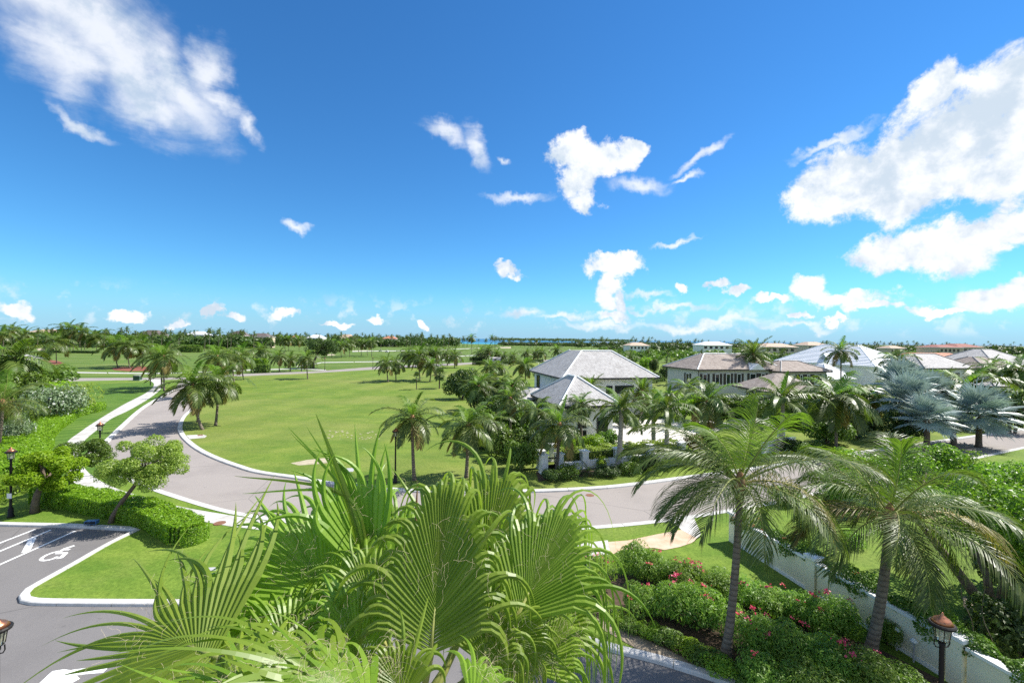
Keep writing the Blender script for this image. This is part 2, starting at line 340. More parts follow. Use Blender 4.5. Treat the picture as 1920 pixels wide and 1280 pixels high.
# ------------------------------------------------------------------ mesh helpers
class MB:
    def __init__(s): s.v = []; s.f = []
    def add(s, vs, fs):
        o = len(s.v); s.v.extend([tuple(v) for v in vs]); s.f.extend([tuple(i + o for i in f) for f in fs]); return s
    def box(s, x0, x1, y0, y1, z0, z1):
        vs = [(x, y, z) for z in (z0, z1) for y in (y0, y1) for x in (x0, x1)]
        return s.add(vs, [(0,2,3,1),(4,5,7,6),(0,1,5,4),(2,6,7,3),(0,4,6,2),(1,3,7,5)])
    def tube(s, pts, rad, n=8, cap=True):
        pts = [Vector(p) for p in pts]; rings = []; o = len(s.v)
        ref = Vector((0.13, 0.97, 0.2))
        for i, p in enumerate(pts):
            d = (pts[min(i + 1, len(pts) - 1)] - pts[max(i - 1, 0)])
            d = d.normalized() if d.length > 1e-9 else Vector((0, 0, 1))
            if abs(d.dot(ref)) > 0.97: ref = Vector((1, 0, 0))
            u = d.cross(ref).normalized(); w = d.cross(u); r = rad[i] if isinstance(rad, (list, tuple)) else rad
            for k in range(n):
                a = 2 * math.pi * k / n; s.v.append(tuple(p + (u * math.cos(a) + w * math.sin(a)) * r))
        for i in range(len(pts) - 1):
            for k in range(n):
                a = o + i * n + k; b = o + i * n + (k + 1) % n; s.f.append((a, b, b + n, a + n))
        if cap:
            s.f.append(tuple(o + k for k in range(n))[::-1]); e = o + (len(pts) - 1) * n; s.f.append(tuple(e + k for k in range(n)))
        return s
    def lathe(s, prof, n=12, c=(0, 0)):
        o = len(s.v)
        for r, z in prof:
            for k in range(n):
                a = 2 * math.pi * k / n; s.v.append((c[0] + r * math.cos(a), c[1] + r * math.sin(a), z))
        for i in range(len(prof) - 1):
            for k in range(n):
                a = o + i * n + k; b = o + i * n + (k + 1) % n; s.f.append((a, b, b + n, a + n))
        s.f.append(tuple(o + k for k in range(n))[::-1]); e = o + (len(prof) - 1) * n; s.f.append(tuple(e + k for k in range(n)))
        return s
    def mesh(s, name, mat, smooth=False):
        me = bpy.data.meshes.new(name); me.from_pydata(s.v, [], s.f)
        me.materials.append(MATS[mat] if isinstance(mat, str) else mat)
        if smooth: me.polygons.foreach_set('use_smooth', [True] * len(me.polygons))
        me.update(); return me
    def build(s, name, mat, parent=None, loc=None, smooth=False):
        return ob(name, s.mesh(name, mat, smooth), parent, loc)
def ob(name, me, parent=None, loc=None, rz=0.0, scale=None):
    o = bpy.data.objects.new(name, me); COL.objects.link(o)
    if parent is not None: o.parent = parent
    if loc is not None: o.location = loc
    if rz: o.rotation_euler = (0, 0, rz)
    if scale is not None: o.scale = (scale,) * 3 if isinstance(scale, (int, float)) else scale
    return o
def tag(o, label, cat=None, group=None, kind=None):
    o['label'] = label
    if cat: o['category'] = cat
    if group: o['group'] = group
    if kind: o['kind'] = kind
    return o
def empty(name, loc, rz=0.0):
    o = ob(name, None, None, loc, rz); o.empty_display_size = 0.3; return o
def struct(o, label): return tag(o, label, kind='structure')
def quads(name, V, mat):
    V = np.asarray(V, dtype=np.float32).reshape(-1, 3); n = len(V) // 4
    me = bpy.data.meshes.new(name); me.vertices.add(len(V)); me.vertices.foreach_set('co', V.ravel())
    me.loops.add(n * 4); me.loops.foreach_set('vertex_index', np.arange(n * 4, dtype=np.int32))
    me.polygons.add(n); me.polygons.foreach_set('loop_start', np.arange(0, n * 4, 4, dtype=np.int32))
    me.materials.append(MATS[mat]); me.update(calc_edges=True); me.validate(); return me
def unit(a): return a / np.maximum(np.linalg.norm(a, axis=1, keepdims=True), 1e-9)
def leafquads(P, N, ln, asp, up=0.0, fold=0.12):
    n = len(P); r = nrg.normal(size=(n, 3)); r[:, 2] += up
    N = unit(N); t = unit(r - N * np.sum(r * N, 1, keepdims=True)); b = np.cross(N, t)
    l = (ln * nrg.uniform(0.65, 1.25, n))[:, None]; w = l * asp
    V = np.stack([P - t * l * .5, P + b * w * .5 + N * l * fold, P + t * l * .5 - N * l * fold, P - b * w * .5 + N * l * fold], 1)
    return V
def catmull(pts, closed=False, per=8):
    P = [Vector(p) for p in pts]; out = []
    n = len(P)
    for i in range(n - 1):
        p0 = P[max(i - 1, 0)]; p1 = P[i]; p2 = P[i + 1]; p3 = P[min(i + 2, n - 1)]
        for k in range(per):
            t = k / per
            out.append(0.5 * ((2 * p1) + (p2 - p0) * t + (2 * p0 - 5 * p1 + 4 * p2 - p3) * t * t + (3 * p1 - p0 - 3 * p2 + p3) * t ** 3))
    out.append(P[-1]); return out
def resample(pts, step):
    d = [0.0]
    for a, b in zip(pts, pts[1:]): d.append(d[-1] + (b - a).length)
    n = max(1, round(d[-1] / step)); out = []; j = 0
    for i in range(n + 1):
        s = d[-1] * i / n
        while j < len(d) - 2 and d[j + 1] < s: j += 1
        f = (s - d[j]) / max(d[j + 1] - d[j], 1e-9); out.append(pts[j].lerp(pts[j + 1], min(max(f, 0), 1)))
    return out
def poly_mesh(name, pts, z, mat, thick=0.0):
    P = [Vector((p[0], p[1], z)) for p in pts]; tr = tessellate_polygon([P]); n = len(P)
    mb = MB(); mb.v = [tuple(p) for p in P]; 
    for a, b, c in tr:
        nz = (P[b] - P[a]).cross(P[c] - P[a]).z
        mb.f.append((a, b, c) if nz > 0 else (a, c, b))
    if thick:
        mb.v += [(p.x, p.y, z - thick) for p in P]
        area = sum(P[i].x * P[(i + 1) % n].y - P[(i + 1) % n].x * P[i].y for i in range(n))
        for i in range(n):
            j = (i + 1) % n; mb.f.append((j, i, i + n, j + n) if area > 0 else (i, j, j + n, i + n))
    return mb.mesh(name, mat)
def poly(name, pts, z, mat, label, thick=0.0): return struct(ob(name, poly_mesh(name, pts, z, mat, thick)), label)
def pxs(l, z=0.0): return [gp(x, y, z) for x, y in l]

# ------------------------------------------------------------------ ground, roads
M = MATS
gm = MB(); gx = 6000
coast = [(-gx, 1400), (-900, 1300), (-420, 1150), (-230, 1010), (-60, 940), (60, 930), (160, 930), (260, 1020), (420, 1500), (900, 2600), (gx, 4200)]
poly('ground', [(-gx, -300), (gx, -300)] + coast[::-1], 0.0, 'fairway_grass', 'wide green golf fairways and grounds reaching to the tree line')
poly('sea', [(-60000, -400), (60000, -400), (60000, 70000), (-60000, 70000)], -2.5, 'sea_water', 'strip of turquoise sea along the horizon')
OUT = catmull(pxs([(333,714),(327,730),(275,762),(235,797),(217,815),(203,830),(196,848),(203,870),(235,893),(290,916),(359,939),(422,957),(484,969),(600,985),(750,994),(917,997),(1110,989),(1260,974),(1379,955),(1441,944),(1560,918),(1700,887),(1925,838),(2100,806)]))
INN = catmull(pxs([(372,709),(380,728),(376,746),(360,765),(342,782),(334,800),(337,815),(350,830),(370,845),(400,860),(437,874),(480,887),(555,898),(620,909),(692,916),(760,922),(860,925),(966,924),(1060,921),(1160,914),(1285,898),(1440,877),(1600,852),(1880,812),(2060,786)]))
poly('road', OUT + INN[::-1], 0.006, 'road_asphalt', 'curving brown-grey asphalt road through the estate')
CN = catmull(pxs([(-260,727),(0,719.5),(120,715.5),(240,713),(335,712),(372,709),(480,704.5),(600,699),(720,692),(840,686),(900,682),(1010,677.5),(1100,674)]))
CF = catmull(pxs([(-260,717),(0,711.5),(120,709),(240,708),(330,707.5),(400,703.5),(480,700),(600,695),(720,686.5),(840,681.5),(900,678.5),(1010,674.5),(1100,671.5)]))
poly('cross_road', CN + CF[::-1], 0.012, 'road_asphalt', 'straight grey road crossing behind the lawns')
PK = catmull(pxs([(-420,974),(-100,983),(0,986),(130,989),(235,994.5)])) 
PK2 = catmull(pxs([(255,995.5),(200,1022),(130,1062),(62,1100),(41,1114),(38,1126),(54,1133),(130,1135),(300,1136),(480,1136.5),(640,1140),(790,1148),(891,1160),(940,1169),(1067,1198),(1157,1224),(1226,1241),(1301,1264),(1360,1284),(1440,1318),(1560,1385)]))
PARK = PK + PK2
poly('parking_lot', [(-60, -6), (40, -6)] + PARK[::-1], 0.005, 'parking_asphalt', 'grey asphalt parking lot below the balcony', 0)
# raised lawns (kerb height)
jl = [p for p in OUT]; 
left_edge = [gp(-420, 974), Vector((-150, 60, 0)), gp(-260, 728.5)]
poly('lawn', [p for p in OUT[8:]] + [Vector((60, 8, 0)), Vector((30, 4, 0))] + PARK[::-1] + left_edge[1:] + [p + Vector((0, -0.3, 0)) for p in CN if p.x < OUT[0].x - 1], 0.10, M_lawn.name, 'bright green mown lawn between parking lot and road')
right_far = [Vector((150, 130, 0)), Vector((120, 190, 0)), Vector((60, 230, 0))]
poly('big_lawn', INN[6:] + right_far + [p + Vector((0, -0.3, 0)) for p in CN if INN[0].x + 1 < p.x < gp(900, 682).x][::-1], 0.10, M_big.name, 'large open yellow-green lawn in the middle')
poly('mown_verge', [p + Vector((-0.3, 0.05, 0)) for p in OUT[10:60]] + pxs([(160,905),(150,880),(110,850),(60,840),(72,806),(172,772),(150,722),(290,716)]), 0.104, 'mown_grass', 'striped mown verge left of the road')

def kerb(name, path, step, w, h, label, side=1, z0=0.0):
    root = tag(empty(name, path[0]), label, kind='structure'); p0 = path[0].copy(); P = resample(path, step / 4)
    i = 0; n = len(P)
    def nrm(k):
        d = P[min(k + 1, n - 1)] - P[max(k - 1, 0)]; d.normalize(); return Vector((-d.y, d.x, 0)) * side
    while i < n - 1:
        j = min(i + 4, n - 1); mb = MB(); m = j - i + 1
        for k in range(i, j + 1):
            p = P[k].copy()
            if k == i and i: p = p.lerp(P[k + 1], 0.02)
            if k == j and j < n - 1: p = p.lerp(P[k - 1], 0.02)
            q = nrm(k); a = p - p0
            for off, z in ((-0.05, z0), (-0.035, h - 0.03), (0.0, h), (w, h), (w, z0)): mb.v.append(tuple(a + q * off + Vector((0, 0, z))))
        for k in range(m - 1):
            for s_ in range(4):
                a = k * 5 + s_; f = (a, a + 5, a + 6, a + 1); mb.f.append(f if side < 0 else f[::-1])
        mb.f.append((0, 1, 2, 3, 4)); e = (m - 1) * 5; mb.f.append((e + 4, e + 3, e + 2, e + 1, e))
        mb.build('kerb_stone', 'kerb_concrete', root); i = j
    return root
kerb('road_kerb', OUT[8:], 3.0, 0.42, 0.125, 'pale concrete kerb along the near side of the road', -1)
kerb('road_kerb', INN[8:], 3.0, 0.42, 0.125, 'pale concrete kerb round the big open lawn', 1)
kerb('parking_kerb', PK + [PK2[0]], 2.2, 0.28, 0.135, 'concrete kerb at the head of the parking bays', 1)
kerb('parking_kerb', PK2, 2.2, 0.28, 0.137, 'rounded white kerb round the lawn corner by the parking lot', 1)

def slabs(name, A, B, step, label, mat='concrete', z=0.118):
    A = catmull(pxs(A)); B = catmull(pxs(B)); n = max(2, round(sum((a - b).length for a, b in zip(A, A[1:])) / step))
    def rs(P):
        L = sum((a - b).length for a, b in zip(P, P[1:])); return resample(P, L / n)
    A, B = rs(A), rs(B); root = tag(empty(name, A[0]), label, kind='structure'); o = A[0]
    for i in range(min(len(A), len(B)) - 1):
        q = [A[i].lerp(A[i + 1], .012), A[i + 1].lerp(A[i], .012), B[i + 1].lerp(B[i], .012), B[i].lerp(B[i + 1], .012)]
        zz = z + rnd.uniform(-.003, .003)
        vs = [(p.x - o.x, p.y - o.y, zz) for p in q] + [(p.x - o.x, p.y - o.y, zz - .1) for p in q]
        mb = MB().add(vs, [(0,1,2,3),(4,7,6,5),(0,4,5,1),(1,5,6,2),(2,6,7,3),(3,7,4,0)])
        ob('slab', mb.mesh('slab', mat), root)
    return root
slabs('sidewalk', [(273,711),(287,718),(287,726),(273,738),(231,760),(180,791),(148,813),(128,828),(118,845),(116,862),(122,885),(140,908),(180,930),(240,948),(300,962),(360,976),(420,988),(500,998),(640,1018),(800,1040),(940,1057),(1060,1052),(1150,1042)],
      [(300,712),(306,720),(300,731.5),(281,747),(244,769),(209,786),(181,808),(161,825),(150,840),(148,858),(156,876),(175,896),(220,919),(259,931),(300,944),(340,953),(395,963),(470,975),(610,996),(780,1015),(920,1028),(1060,1024),(1140,1016)],
      1.7, 'long pale concrete sidewalk curving along the road on the left')
slabs('cart_path', [(-60,697),(107,698.8),(200,700),(300,701),(390,698),(470,694.5),(520,692),(560,692),(612,694.5)], [(-60,695),(107,696.8),(200,698),(300,699),(390,696),(470,692.8),(520,690.6),(560,690.6),(612,693)], 14, 'pale cart path beyond the cross road', z=0.03)
slabs('cart_path', [(554,687.6),(600,681.8),(612,679.8),(711,678.6),(751,676.6),(829,676.4),(838,671.8),(870,667.6),(925,665.6)], [(554,686.2),(600,680.4),(612,678.4),(711,677.4),(751,675.2),(829,675),(837,670.6),(870,666.5),(925,664.6)], 14, 'thin white cart path winding across the golf course', z=0.03)
slabs('cart_path', [(660,659.4),(700,658.6),(760,658),(820,656),(900,653)], [(660,658),(700,657.4),(760,656.8),(820,655),(900,652.2)], 20, 'far white cart path beside the golf carts', z=0.03)
poly('ramp', pxs([(1258,977),(1301,971),(1310,990),(1314,1001),(1308,1010),(1277,993),(1269,984)], .1), 0.122, 'concrete', 'white concrete kerb ramp at the roadside')
poly('paved_bay', pxs([(1140,1016),(1178,1013),(1230,1002),(1277,993),(1308,1010),(1296,1018),(1275,1025),(1246,1031),(1226,1027),(1170,1030),(1146,1040)], .1), 0.120, 'tan_paver', 'tan textured paving bay at the end of the sidewalk')
poly('paved_bay', pxs([(976,994),(1060,992),(1040,1024),(985,1026)], .1), 0.121, 'tan_paver', 'tan paved crossing behind the fan palm leaves')
poly('drain_apron', pxs([(160,851),(172,846),(200,838),(204,846),(172,851),(162,853)], .1), 0.122, 'concrete', 'tan concrete drain apron beside the left lamp post')
poly('drain_apron', pxs([(349,816),(380,814.5),(388,817),(384,820.5),(356,823)], .1), 0.122, 'concrete', 'pale concrete drain apron at the tip of the big lawn')
for q, l in ((pxs([(169,848.5),(178,847),(180,848.5),(171,850.3)]), 'rusty drain grate in the left apron'), (pxs([(370,817),(380,816.2),(381,818),(371,819)]), 'rusty drain grate at the tip of the big lawn')):
    tag(ob('drain_grate', poly_mesh('drain_grate', q, 0.128, 'rust_iron', .01)), l, 'drain')
def disc(name, px, py, r, z, mat, label, cat):
    p = gp(px, py, z); mb = MB().lathe([(r, -0.02), (r, 0.0), (r * .93, 0.006), (r * .9, 0.0), (r * .6, .0), (r * .58, .005), (0.01, .006)], 20)
    return tag(mb.build(name, mat, None, (p.x, p.y, z + .006)), label, cat)
disc('manhole_cover', 412, 980, 0.32, 0.12, 'rust_iron', 'round rusty manhole cover in the sidewalk by the hedge end', 'manhole')
disc('manhole_cover', 1106, 928, 0.30, 0.008, 'rust_iron', 'round iron manhole cover in the road', 'manhole')
tag(ob('valve_cover', poly_mesh('valve_cover', pxs([(388,1064),(403,1063),(407,1066),(402,1070),(390,1069)], .1), .115, 'grey_plate', .03)), 'small grey utility cover in the near lawn', 'utility cover')
tag(ob('valve_cover', poly_mesh('valve_cover', pxs([(640,878),(665,877),(662,884),(645,884)], .1), .115, 'grey_plate', .03)), 'grey concrete pad in the big lawn near the road', 'utility cover')
poly('bare_patch', pxs([(545,868),(575,862),(610,858),(636,861),(628,866),(590,870),(560,872)], .1), 0.106, 'sand', 'bare sandy patch worn in the big lawn')
for i in range(60):
    x = rnd.uniform(600, 715); y = 813 + rnd.uniform(-6, 10) + (x - 650) * .02; w = rnd.uniform(.6, 3.2)
    p = [gp(x + w * math.cos(a) * rnd.uniform(.6, 1.1), y + w * .22 * math.sin(a), .1) for a in np.linspace(0, 5.6, 7)]
    if i == 0: root_p = tag(empty('bare_spots', gp(650, 815)), 'scattered small bare spots across the big lawn', kind='structure')
    o = ob('bare_spot', poly_mesh('bare_spot', p, 0.106 + i * .0002, 'sand')); o.parent = root_p; o.location = -root_p.location
# golf bunkers, beds
for q, l in (([(50,646),(82,645.6),(84,648.3),(56,649)], 'far bunker before the white tent roof'), ([(68,654),(80,652),(104,652.6),(100,655.5),(72,657)], 'long sand bunker left of the course'),
             ([(115,652),(122,650.6),(128,651),(126,653.6),(117,654)], 'small sand bunker behind the palms'), ([(936,650.4),(958,650),(958,653),(940,652.6)], 'pale bunker near the sea'),
             ([(612,664.4),(624,663.6),(630,665.6),(614,666.6)], 'small bunker in the middle of the course'), ([(660,657.2),(690,656.4),(690,658.2),(662,658.6)], 'bunker left of the golf carts')):
    poly('bunker', pxs(q), 0.02, 'sand', l)
poly('forecourt', pxs([(48,664),(60,666.5),(95,671.5),(75,675),(40,674)]), 0.03, 'concrete', 'pale paved forecourt behind the left shrubs')
poly('flower_bed', pxs([(208,691),(222,688),(268,687),(295,691),(288,695),(240,696),(215,694)]), 0.05, 'red_mulch', 'red mulch bed under the row of palms', .05)
poly('flower_bed', pxs([(70,675),(85,673),(110,677),(120,681),(108,684),(85,682)]), 0.05, 'red_mulch', 'red mulch bed round the lone palm on the left', .05)
poly('courtyard', pxs([(1120,838),(1290,836),(1330,812),(1400,800),(1330,790),(1236,786),(1160,792),(1120,800)]), 0.115, 'courtyard_stone', 'bright stone courtyard behind the white garden wall')
poly('planting_bed', [gp(x, y, .1) for x, y in [(1085,1110),(1120,1075),(1180,1076),(1250,1090),(1340,1112),(1420,1140),(1520,1172),(1640,1212),(1760,1272),(1830,1310),(1560,1385),(1440,1318),(1360,1276),(1290,1240),(1220,1205),(1150,1180),(1085,1140)]], 0.112, 'mulch', 'dark mulch bed under the flowering oleander shrubs')
poly('bare_soil', pxs([(1120,1160),(1150,1172),(1210,1198),(1290,1236),(1310,1252),(1270,1244),(1190,1214),(1130,1180)], .1), 0.116, 'soil', 'strip of bare brown soil beside the parking kerb')
poly('garden_bed', pxs([(1010,903),(1040,896),(1100,893),(1170,886),(1240,876),(1290,866),(1300,858),(1270,853),(1160,864),(1050,880),(1005,885)], .1), 0.112, 'mulch', 'dark planting bed in front of the white garden wall')
poly('garden_path', pxs([(1805,1118),(1822,1116),(1836,1140),(1856,1180),(1846,1190),(1822,1160),(1806,1135)], .1), 0.112, 'soil', 'curved brown path in the walled garden')

# ------------------------------------------------------------------ painted markings
def paint(root, lines, z=0.010):
    for i, (pts, w) in enumerate(lines):
        P = [gp(*p) for p in pts]; mb = MB(); n = len(P)
        for k, p in enumerate(P):
            d = P[min(k + 1, n - 1)] - P[max(k - 1, 0)]; d.normalize(); q = Vector((-d.y, d.x, 0)) * w / 2
            a = p - root.location; mb.v += [(a.x + q.x, a.y + q.y, z + i * .0015 - root.location.z), (a.x - q.x, a.y - q.y, z + i * .0015 - root.location.z)]
        for k in range(n - 1): mb.f.append((2 * k, 2 * k + 1, 2 * k + 3, 2 * k + 2))
        mb.build('painted_line', 'white_paint', root)
r_ = tag(empty('bay_marking', gp(60, 1020)), 'white painted bay lines beside the accessible space', kind='structure')
paint(r_, [([(66,992),(0,1017.5),(-60,1042)], .13), ([(95.5,993),(0,1033),(-50,1054)], .13), ([(141,995.3),(0,1058),(-60,1086)], .13), ([(61.5,1008),(48,1035)], .30)])
r_ = tag(empty('wheelchair_symbol', gp(105, 1040)), 'white painted wheelchair symbol on the asphalt bay', kind='structure')
paint(r_, [([(110.5,1032.8),(98,1036),(87.5,1040),(80,1044.5),(76.5,1048),(78.5,1050),(84,1050.4),(92,1049.3),(100,1047),(108,1043)], .14),
           ([(139.5,1022.5),(131,1025.2),(122,1028),(107,1037)], .17), ([(119,1030),(131,1029.8)], .15), ([(105,1037.3),(125,1036.3)], .17), ([(124,1036.3),(114,1045.5)], .19), ([(106,1047),(117.5,1045)], .13)])
r_ = tag(empty('lane_arrow', gp(140, 1262)), 'white painted arrow on the parking lot at the bottom', kind='structure')
paint(r_, [([(128,1262),(165,1257),(200,1254)], .32)])
o = ob('painted_line', poly_mesh('painted_line', [gp(x, y) - r_.location for x, y in [(72,1282),(98,1258),(120,1254.5),(132,1256),(150,1272),(128,1284)]], 0.013, 'white_paint'), r_)

# ------------------------------------------------------------------ buildings
RZ = R(14.0)
def house(name, label, org, W, D, eave, top, ridge_h, roof='shingle_grey', wall='wall_white', over=0.7, rz=RZ, wins=(), base=0.0, fascia='fascia_dark', caps='shingle_grey', steps=0, cat='house', extra=None, storey_band=True):
    """org = front-left eave corner (x, y); W along the front, D back; top = (x0,x1,y0,y1) of the ridge/deck rectangle."""
    root = tag(empty(name, (org[0], org[1], base), rz), label, cat)
    mb = MB().box(over, W - over, over, D - over, -0.2, eave - 0.12); mb.build('wall', wall, root)
    if storey_band and eave > 5: MB().box(over - .04, W - over + .04, over - .04, D - over + .04, eave * .5 - .1, eave * .5 + .05).build('storey_band', 'trim_white', root)
    x0, x1, y0, y1 = top
    E = [(0, 0), (W, 0), (W, D), (0, D)]; T = [(x0, y0), (x1, y0), (x1, y1), (x0, y1)]
    mb = MB()
    if steps:
        for k in range(steps):
            f0, f1 = k / steps, (k + 1) / steps; h = (ridge_h - eave) / steps; z = eave + h * k
            a = [(e[0] + (t_[0] - e[0]) * f0, e[1] + (t_[1] - e[1]) * f0) for e, t_ in zip(E, T)]; b = [(e[0] + (t_[0] - e[0]) * f1, e[1] + (t_[1] - e[1]) * f1) for e, t_ in zip(E, T)]
            vs = [(*p, z) for p in a] + [(*p, z + h * .35) for p in a] + [(*p, z + h) for p in b]
            fs = [(i, (i + 1) % 4, 4 + (i + 1) % 4, 4 + i) for i in range(4)] + [(4 + i, 4 + (i + 1) % 4, 8 + (i + 1) % 4, 8 + i) for i in range(4)]
            mb.add(vs, fs)
        mb.add([(*p, ridge_h) for p in T], [(0, 1, 2, 3)])
    else:
        mb.add([(*p, eave) for p in E] + [(*p, ridge_h) for p in T], [(0, 1, 5, 4), (1, 2, 6, 5), (2, 3, 7, 6), (3, 0, 4, 7), (4, 5, 6, 7)])
    rf = mb.build('roof', roof, root)
    mb = MB(); mb.add([(*p, eave - .001) for p in E] + [(*p, eave - .26) for p in E], [(0, 4, 5, 1), (1, 5, 6, 2), (2, 6, 7, 3), (3, 7, 4, 0), (4, 7, 6, 5)]); mb.build('fascia', fascia, root)
    if caps:
        for (ex, ey), (tx, ty) in zip(E, T):
            MB().tube([(ex, ey, eave + .03), (tx, ty, ridge_h + .05)], .11, 6).build('hip_cap', caps, rf)
        if x1 - x0 > .3: MB().tube([(x0, y0, ridge_h + .04), (x1, y0, ridge_h + .04)], .11, 6).build('ridge_cap', caps, rf)
        elif y1 - y0 > .3: MB().tube([(x0, y0, ridge_h + .04), (x0, y1, ridge_h + .04)], .11, 6).build('ridge_cap', caps, rf)
    for w in wins:
        face, u, z, ww, hh = w[:5]; kind = w[5] if len(w) > 5 else 'plain'
        wr = None
        def P(a, b, c0, c1, z0, z1):
            m = MB()
            if face == 'F': m.box(a, b, over - c1, over - c0, z0, z1)
            elif face == 'L': m.box(over - c1, over - c0, a, b, z0, z1)
            elif face == 'R': m.box(W - over + c0, W - over + c1, a, b, z0, z1)
            else: m.box(a, b, D - over + c0, D - over + c1, z0, z1)
            return m
        fr = MB(); t_ = .09
        for a, b, z0, z1 in ((u, u + t_, z, z + hh), (u + ww - t_, u + ww, z, z + hh), (u + t_, u + ww - t_, z, z + t_), (u + t_, u + ww - t_, z + hh - t_, z + hh)):
            m = P(a, b, -.05, .09, z0, z1); fr.add(m.v, m.f)
        if ww > 1.3:
            n = max(1, round(ww / 1.1)) - 0
            for k in range(1, n):
                c = u + ww * k / n; m = P(c - .035, c + .035, -.05, .07, z + t_, z + hh - t_); fr.add(m.v, m.f)
        wr = fr.build('window', 'fascia_dark' if kind == 'dark' else 'trim_white', root)
        P(u + t_, u + ww - t_, -.02, .025, z + t_, z + hh - t_).build('pane', 'window_glass', wr)
        if kind == 'shut':
            for a in (u - .55, u + ww + .07): P(a, a + .48, -.02, .07, z - .03, z + hh + .03).build('shutter', 'shutter', wr)
        m = P(u - .08, u + ww + .08, -.02, .14, z - .1, z - .002); m.build('sill', 'trim_white', wr)
    return root
# large grey-roofed house and its front pavilion
ha = house('villa', 'large two-storey white villa with flat-topped pale shingle roof', (7.1, 63.6), 15.2, 16.4, 5.6, (5.2, 10.2, 5.6, 10.6), 9.3, 'shingle_grey', 'wall_white', caps='trim_white', wins=[('F', 7.0, 3.2, 1.0, 1.2, 'dark'), ('F', 8.4, 3.2, 3.0, 1.2, 'dark'), ('F', 12.2, 3.0, 1.6, 1.7, 'dark'), ('L', 4.0, 2.7, 1.1, 2.1, 'dark'), ('L', 12.6, 2.7, 1.6, 2.3, 'dark'), ('F', 9.0, .4, 1.6, 2.0, 'dark'), ('F', 3.0, .5, 1.4, 1.9, 'dark')])
MB().box(-1.6, .68, 10.6, 13.6, -.1, 2.75).build('porch', 'wall_white', ha); MB().box(-1.9, .66, 10.3, 13.9, 2.76, 2.95).build('porch_roof', 'shingle_grey', ha)
MB().tube([(13.3, .55, 5.3), (13.3, .55, .3)], .06, 6).build('downpipe', 'trim_white', ha)
house('garage_pavilion', 'small one-storey white pavilion with pyramid grey shingle roof behind palms', (5.0, 47.6), 7.2, 10.6, 4.0, (3.5, 3.7, 4.2, 6.3), 6.75, 'shingle_grey', 'wall_white', caps='trim_white', wins=[('F', 2.4, 1.5, 1.05, 2.0, 'dark'), ('F', 2.5, .05, .9, 1.2, 'dark'), ('F', 4.6, .4, 1.3, 2.2, 'dark')])
house('side_wing', 'low flat pale-roofed wing left of the front pavilion', (1.2, 57.0), 6.4, 6.5, 3.4, (2.5, 3.2, 2.8, 3.4), 4.5, 'shingle_grey', 'wall_white', over=.3, caps=None)
# second house, grey walls and dark shutters
hc = house('villa', 'two-storey grey villa with brown shingle roof and dark shutters', (34.2, 83.7), 19.5, 11.4, 5.8, (5.2, 15.0, 5.2, 6.2), 8.55, 'shingle_brown', 'wall_grey', caps='trim_white',
      wins=[('L', 3.4, 2.9, 1.0, 1.9, 'shut'), ('F', 1.6, 2.9, .95, 2.0, 'shut'), ('F', 4.3, 2.9, .95, 2.0, 'shut'), ('F', 6.7, 2.9, .95, 2.0, 'shut'), ('F', 9.1, 2.9, .95, 2.0, 'shut'), ('F', 12.0, 2.9, 1.4, 2.0, 'shut'), ('F', 14.6, 2.9, .95, 2.0, 'shut'), ('F', 17.0, 2.9, .95, 2.0, 'shut')])
MB().tube([(.55, .5, 5.5), (.55, .5, .2)], .07, 6).build('downpipe', 'fascia_dark', hc); MB().tube([(.55, 10.9, 5.5), (.55, 10.9, .2)], .07, 6).build('downpipe', 'fascia_dark', hc)
mb = MB().add([(11.2, -.6, 5.7), (14.4, -.6, 5.7), (12.8, -.6, 6.9), (12.8, 3.4, 6.9), (11.2, 2.4, 5.7), (14.4, 2.4, 5.7)], [(0, 1, 2), (0, 2, 3, 4), (1, 5, 3, 2)]); mb.build('gable', 'wall_white', hc)
house('villa_wing', 'right-hand wing of the grey villa with row of shuttered windows', (50.6, 85.5), 12.2, 9.0, 5.5, (4.2, 8.0, 4.2, 4.8), 7.3, 'shingle_brown', 'wall_grey', wins=[('F', 1.6 + 1.75 * k, 2.9, .6, 1.9, 'shut') for k in range(6)])
house('garden_pavilion', 'low hip-roofed grey pavilion in front of the shuttered villa', (38.6, 69.5), 10.4, 9.6, 3.5, (4.6, 5.8, 4.4, 5.2), 5.9, 'shingle_brown', 'wall_grey', rz=R(2), caps=None, wins=[('L', 2.0, 1.2, .9, 1.8, 'shut'), ('L', 4.6, 1.2, .9, 1.8, 'shut'), ('F', 2, 1.2, 1.6, 1.6, 'shut'), ('F', 6, 1.2, 1.6, 1.6, 'shut')])
# white stepped-roof house
he = house('villa', 'big villa with bright white stepped tile roof and small dormers', (85.6, 107.0), 14.6, 30.0, 5.5, (7.2, 7.5, 10.0, 20.5), 10.4, 'roof_white', 'wall_white', over=.5, caps='trim_white', fascia='trim_white', steps=14, wins=[('F', 3.0, 2.2, 1.5, 1.7), ('F', 9.0, 2.2, 1.5, 1.7), ('L', 22.0, 3.4, 1.6, 1.2, 'dark'), ('L', 25.5, 3.4, 1.6, 1.2, 'dark')])
for dy in (9.5, 15.0):
    dm = MB().add([(1.5, dy - 1.3, 6.7), (1.5, dy + 1.3, 6.7), (1.5, dy, 8.2), (4.4, dy, 8.2), (3.6, dy - 1.3, 6.9), (3.6, dy + 1.3, 6.9), (1.5, dy, 6.2), (3.4, dy, 6.4)], [(0, 2, 1, 6), (0, 4, 3, 2), (1, 2, 3, 5), (0, 6, 7, 4), (1, 5, 7, 6)])
    dmo = dm.build('dormer', 'roof_white', he); MB().add([(1.46, dy - .9, 6.78), (1.46, dy, 7.75), (1.46, dy + .9, 6.78), (1.46, dy, 6.4)], [(0, 1, 2, 3)]).build('pane', 'grey_plate', dmo)
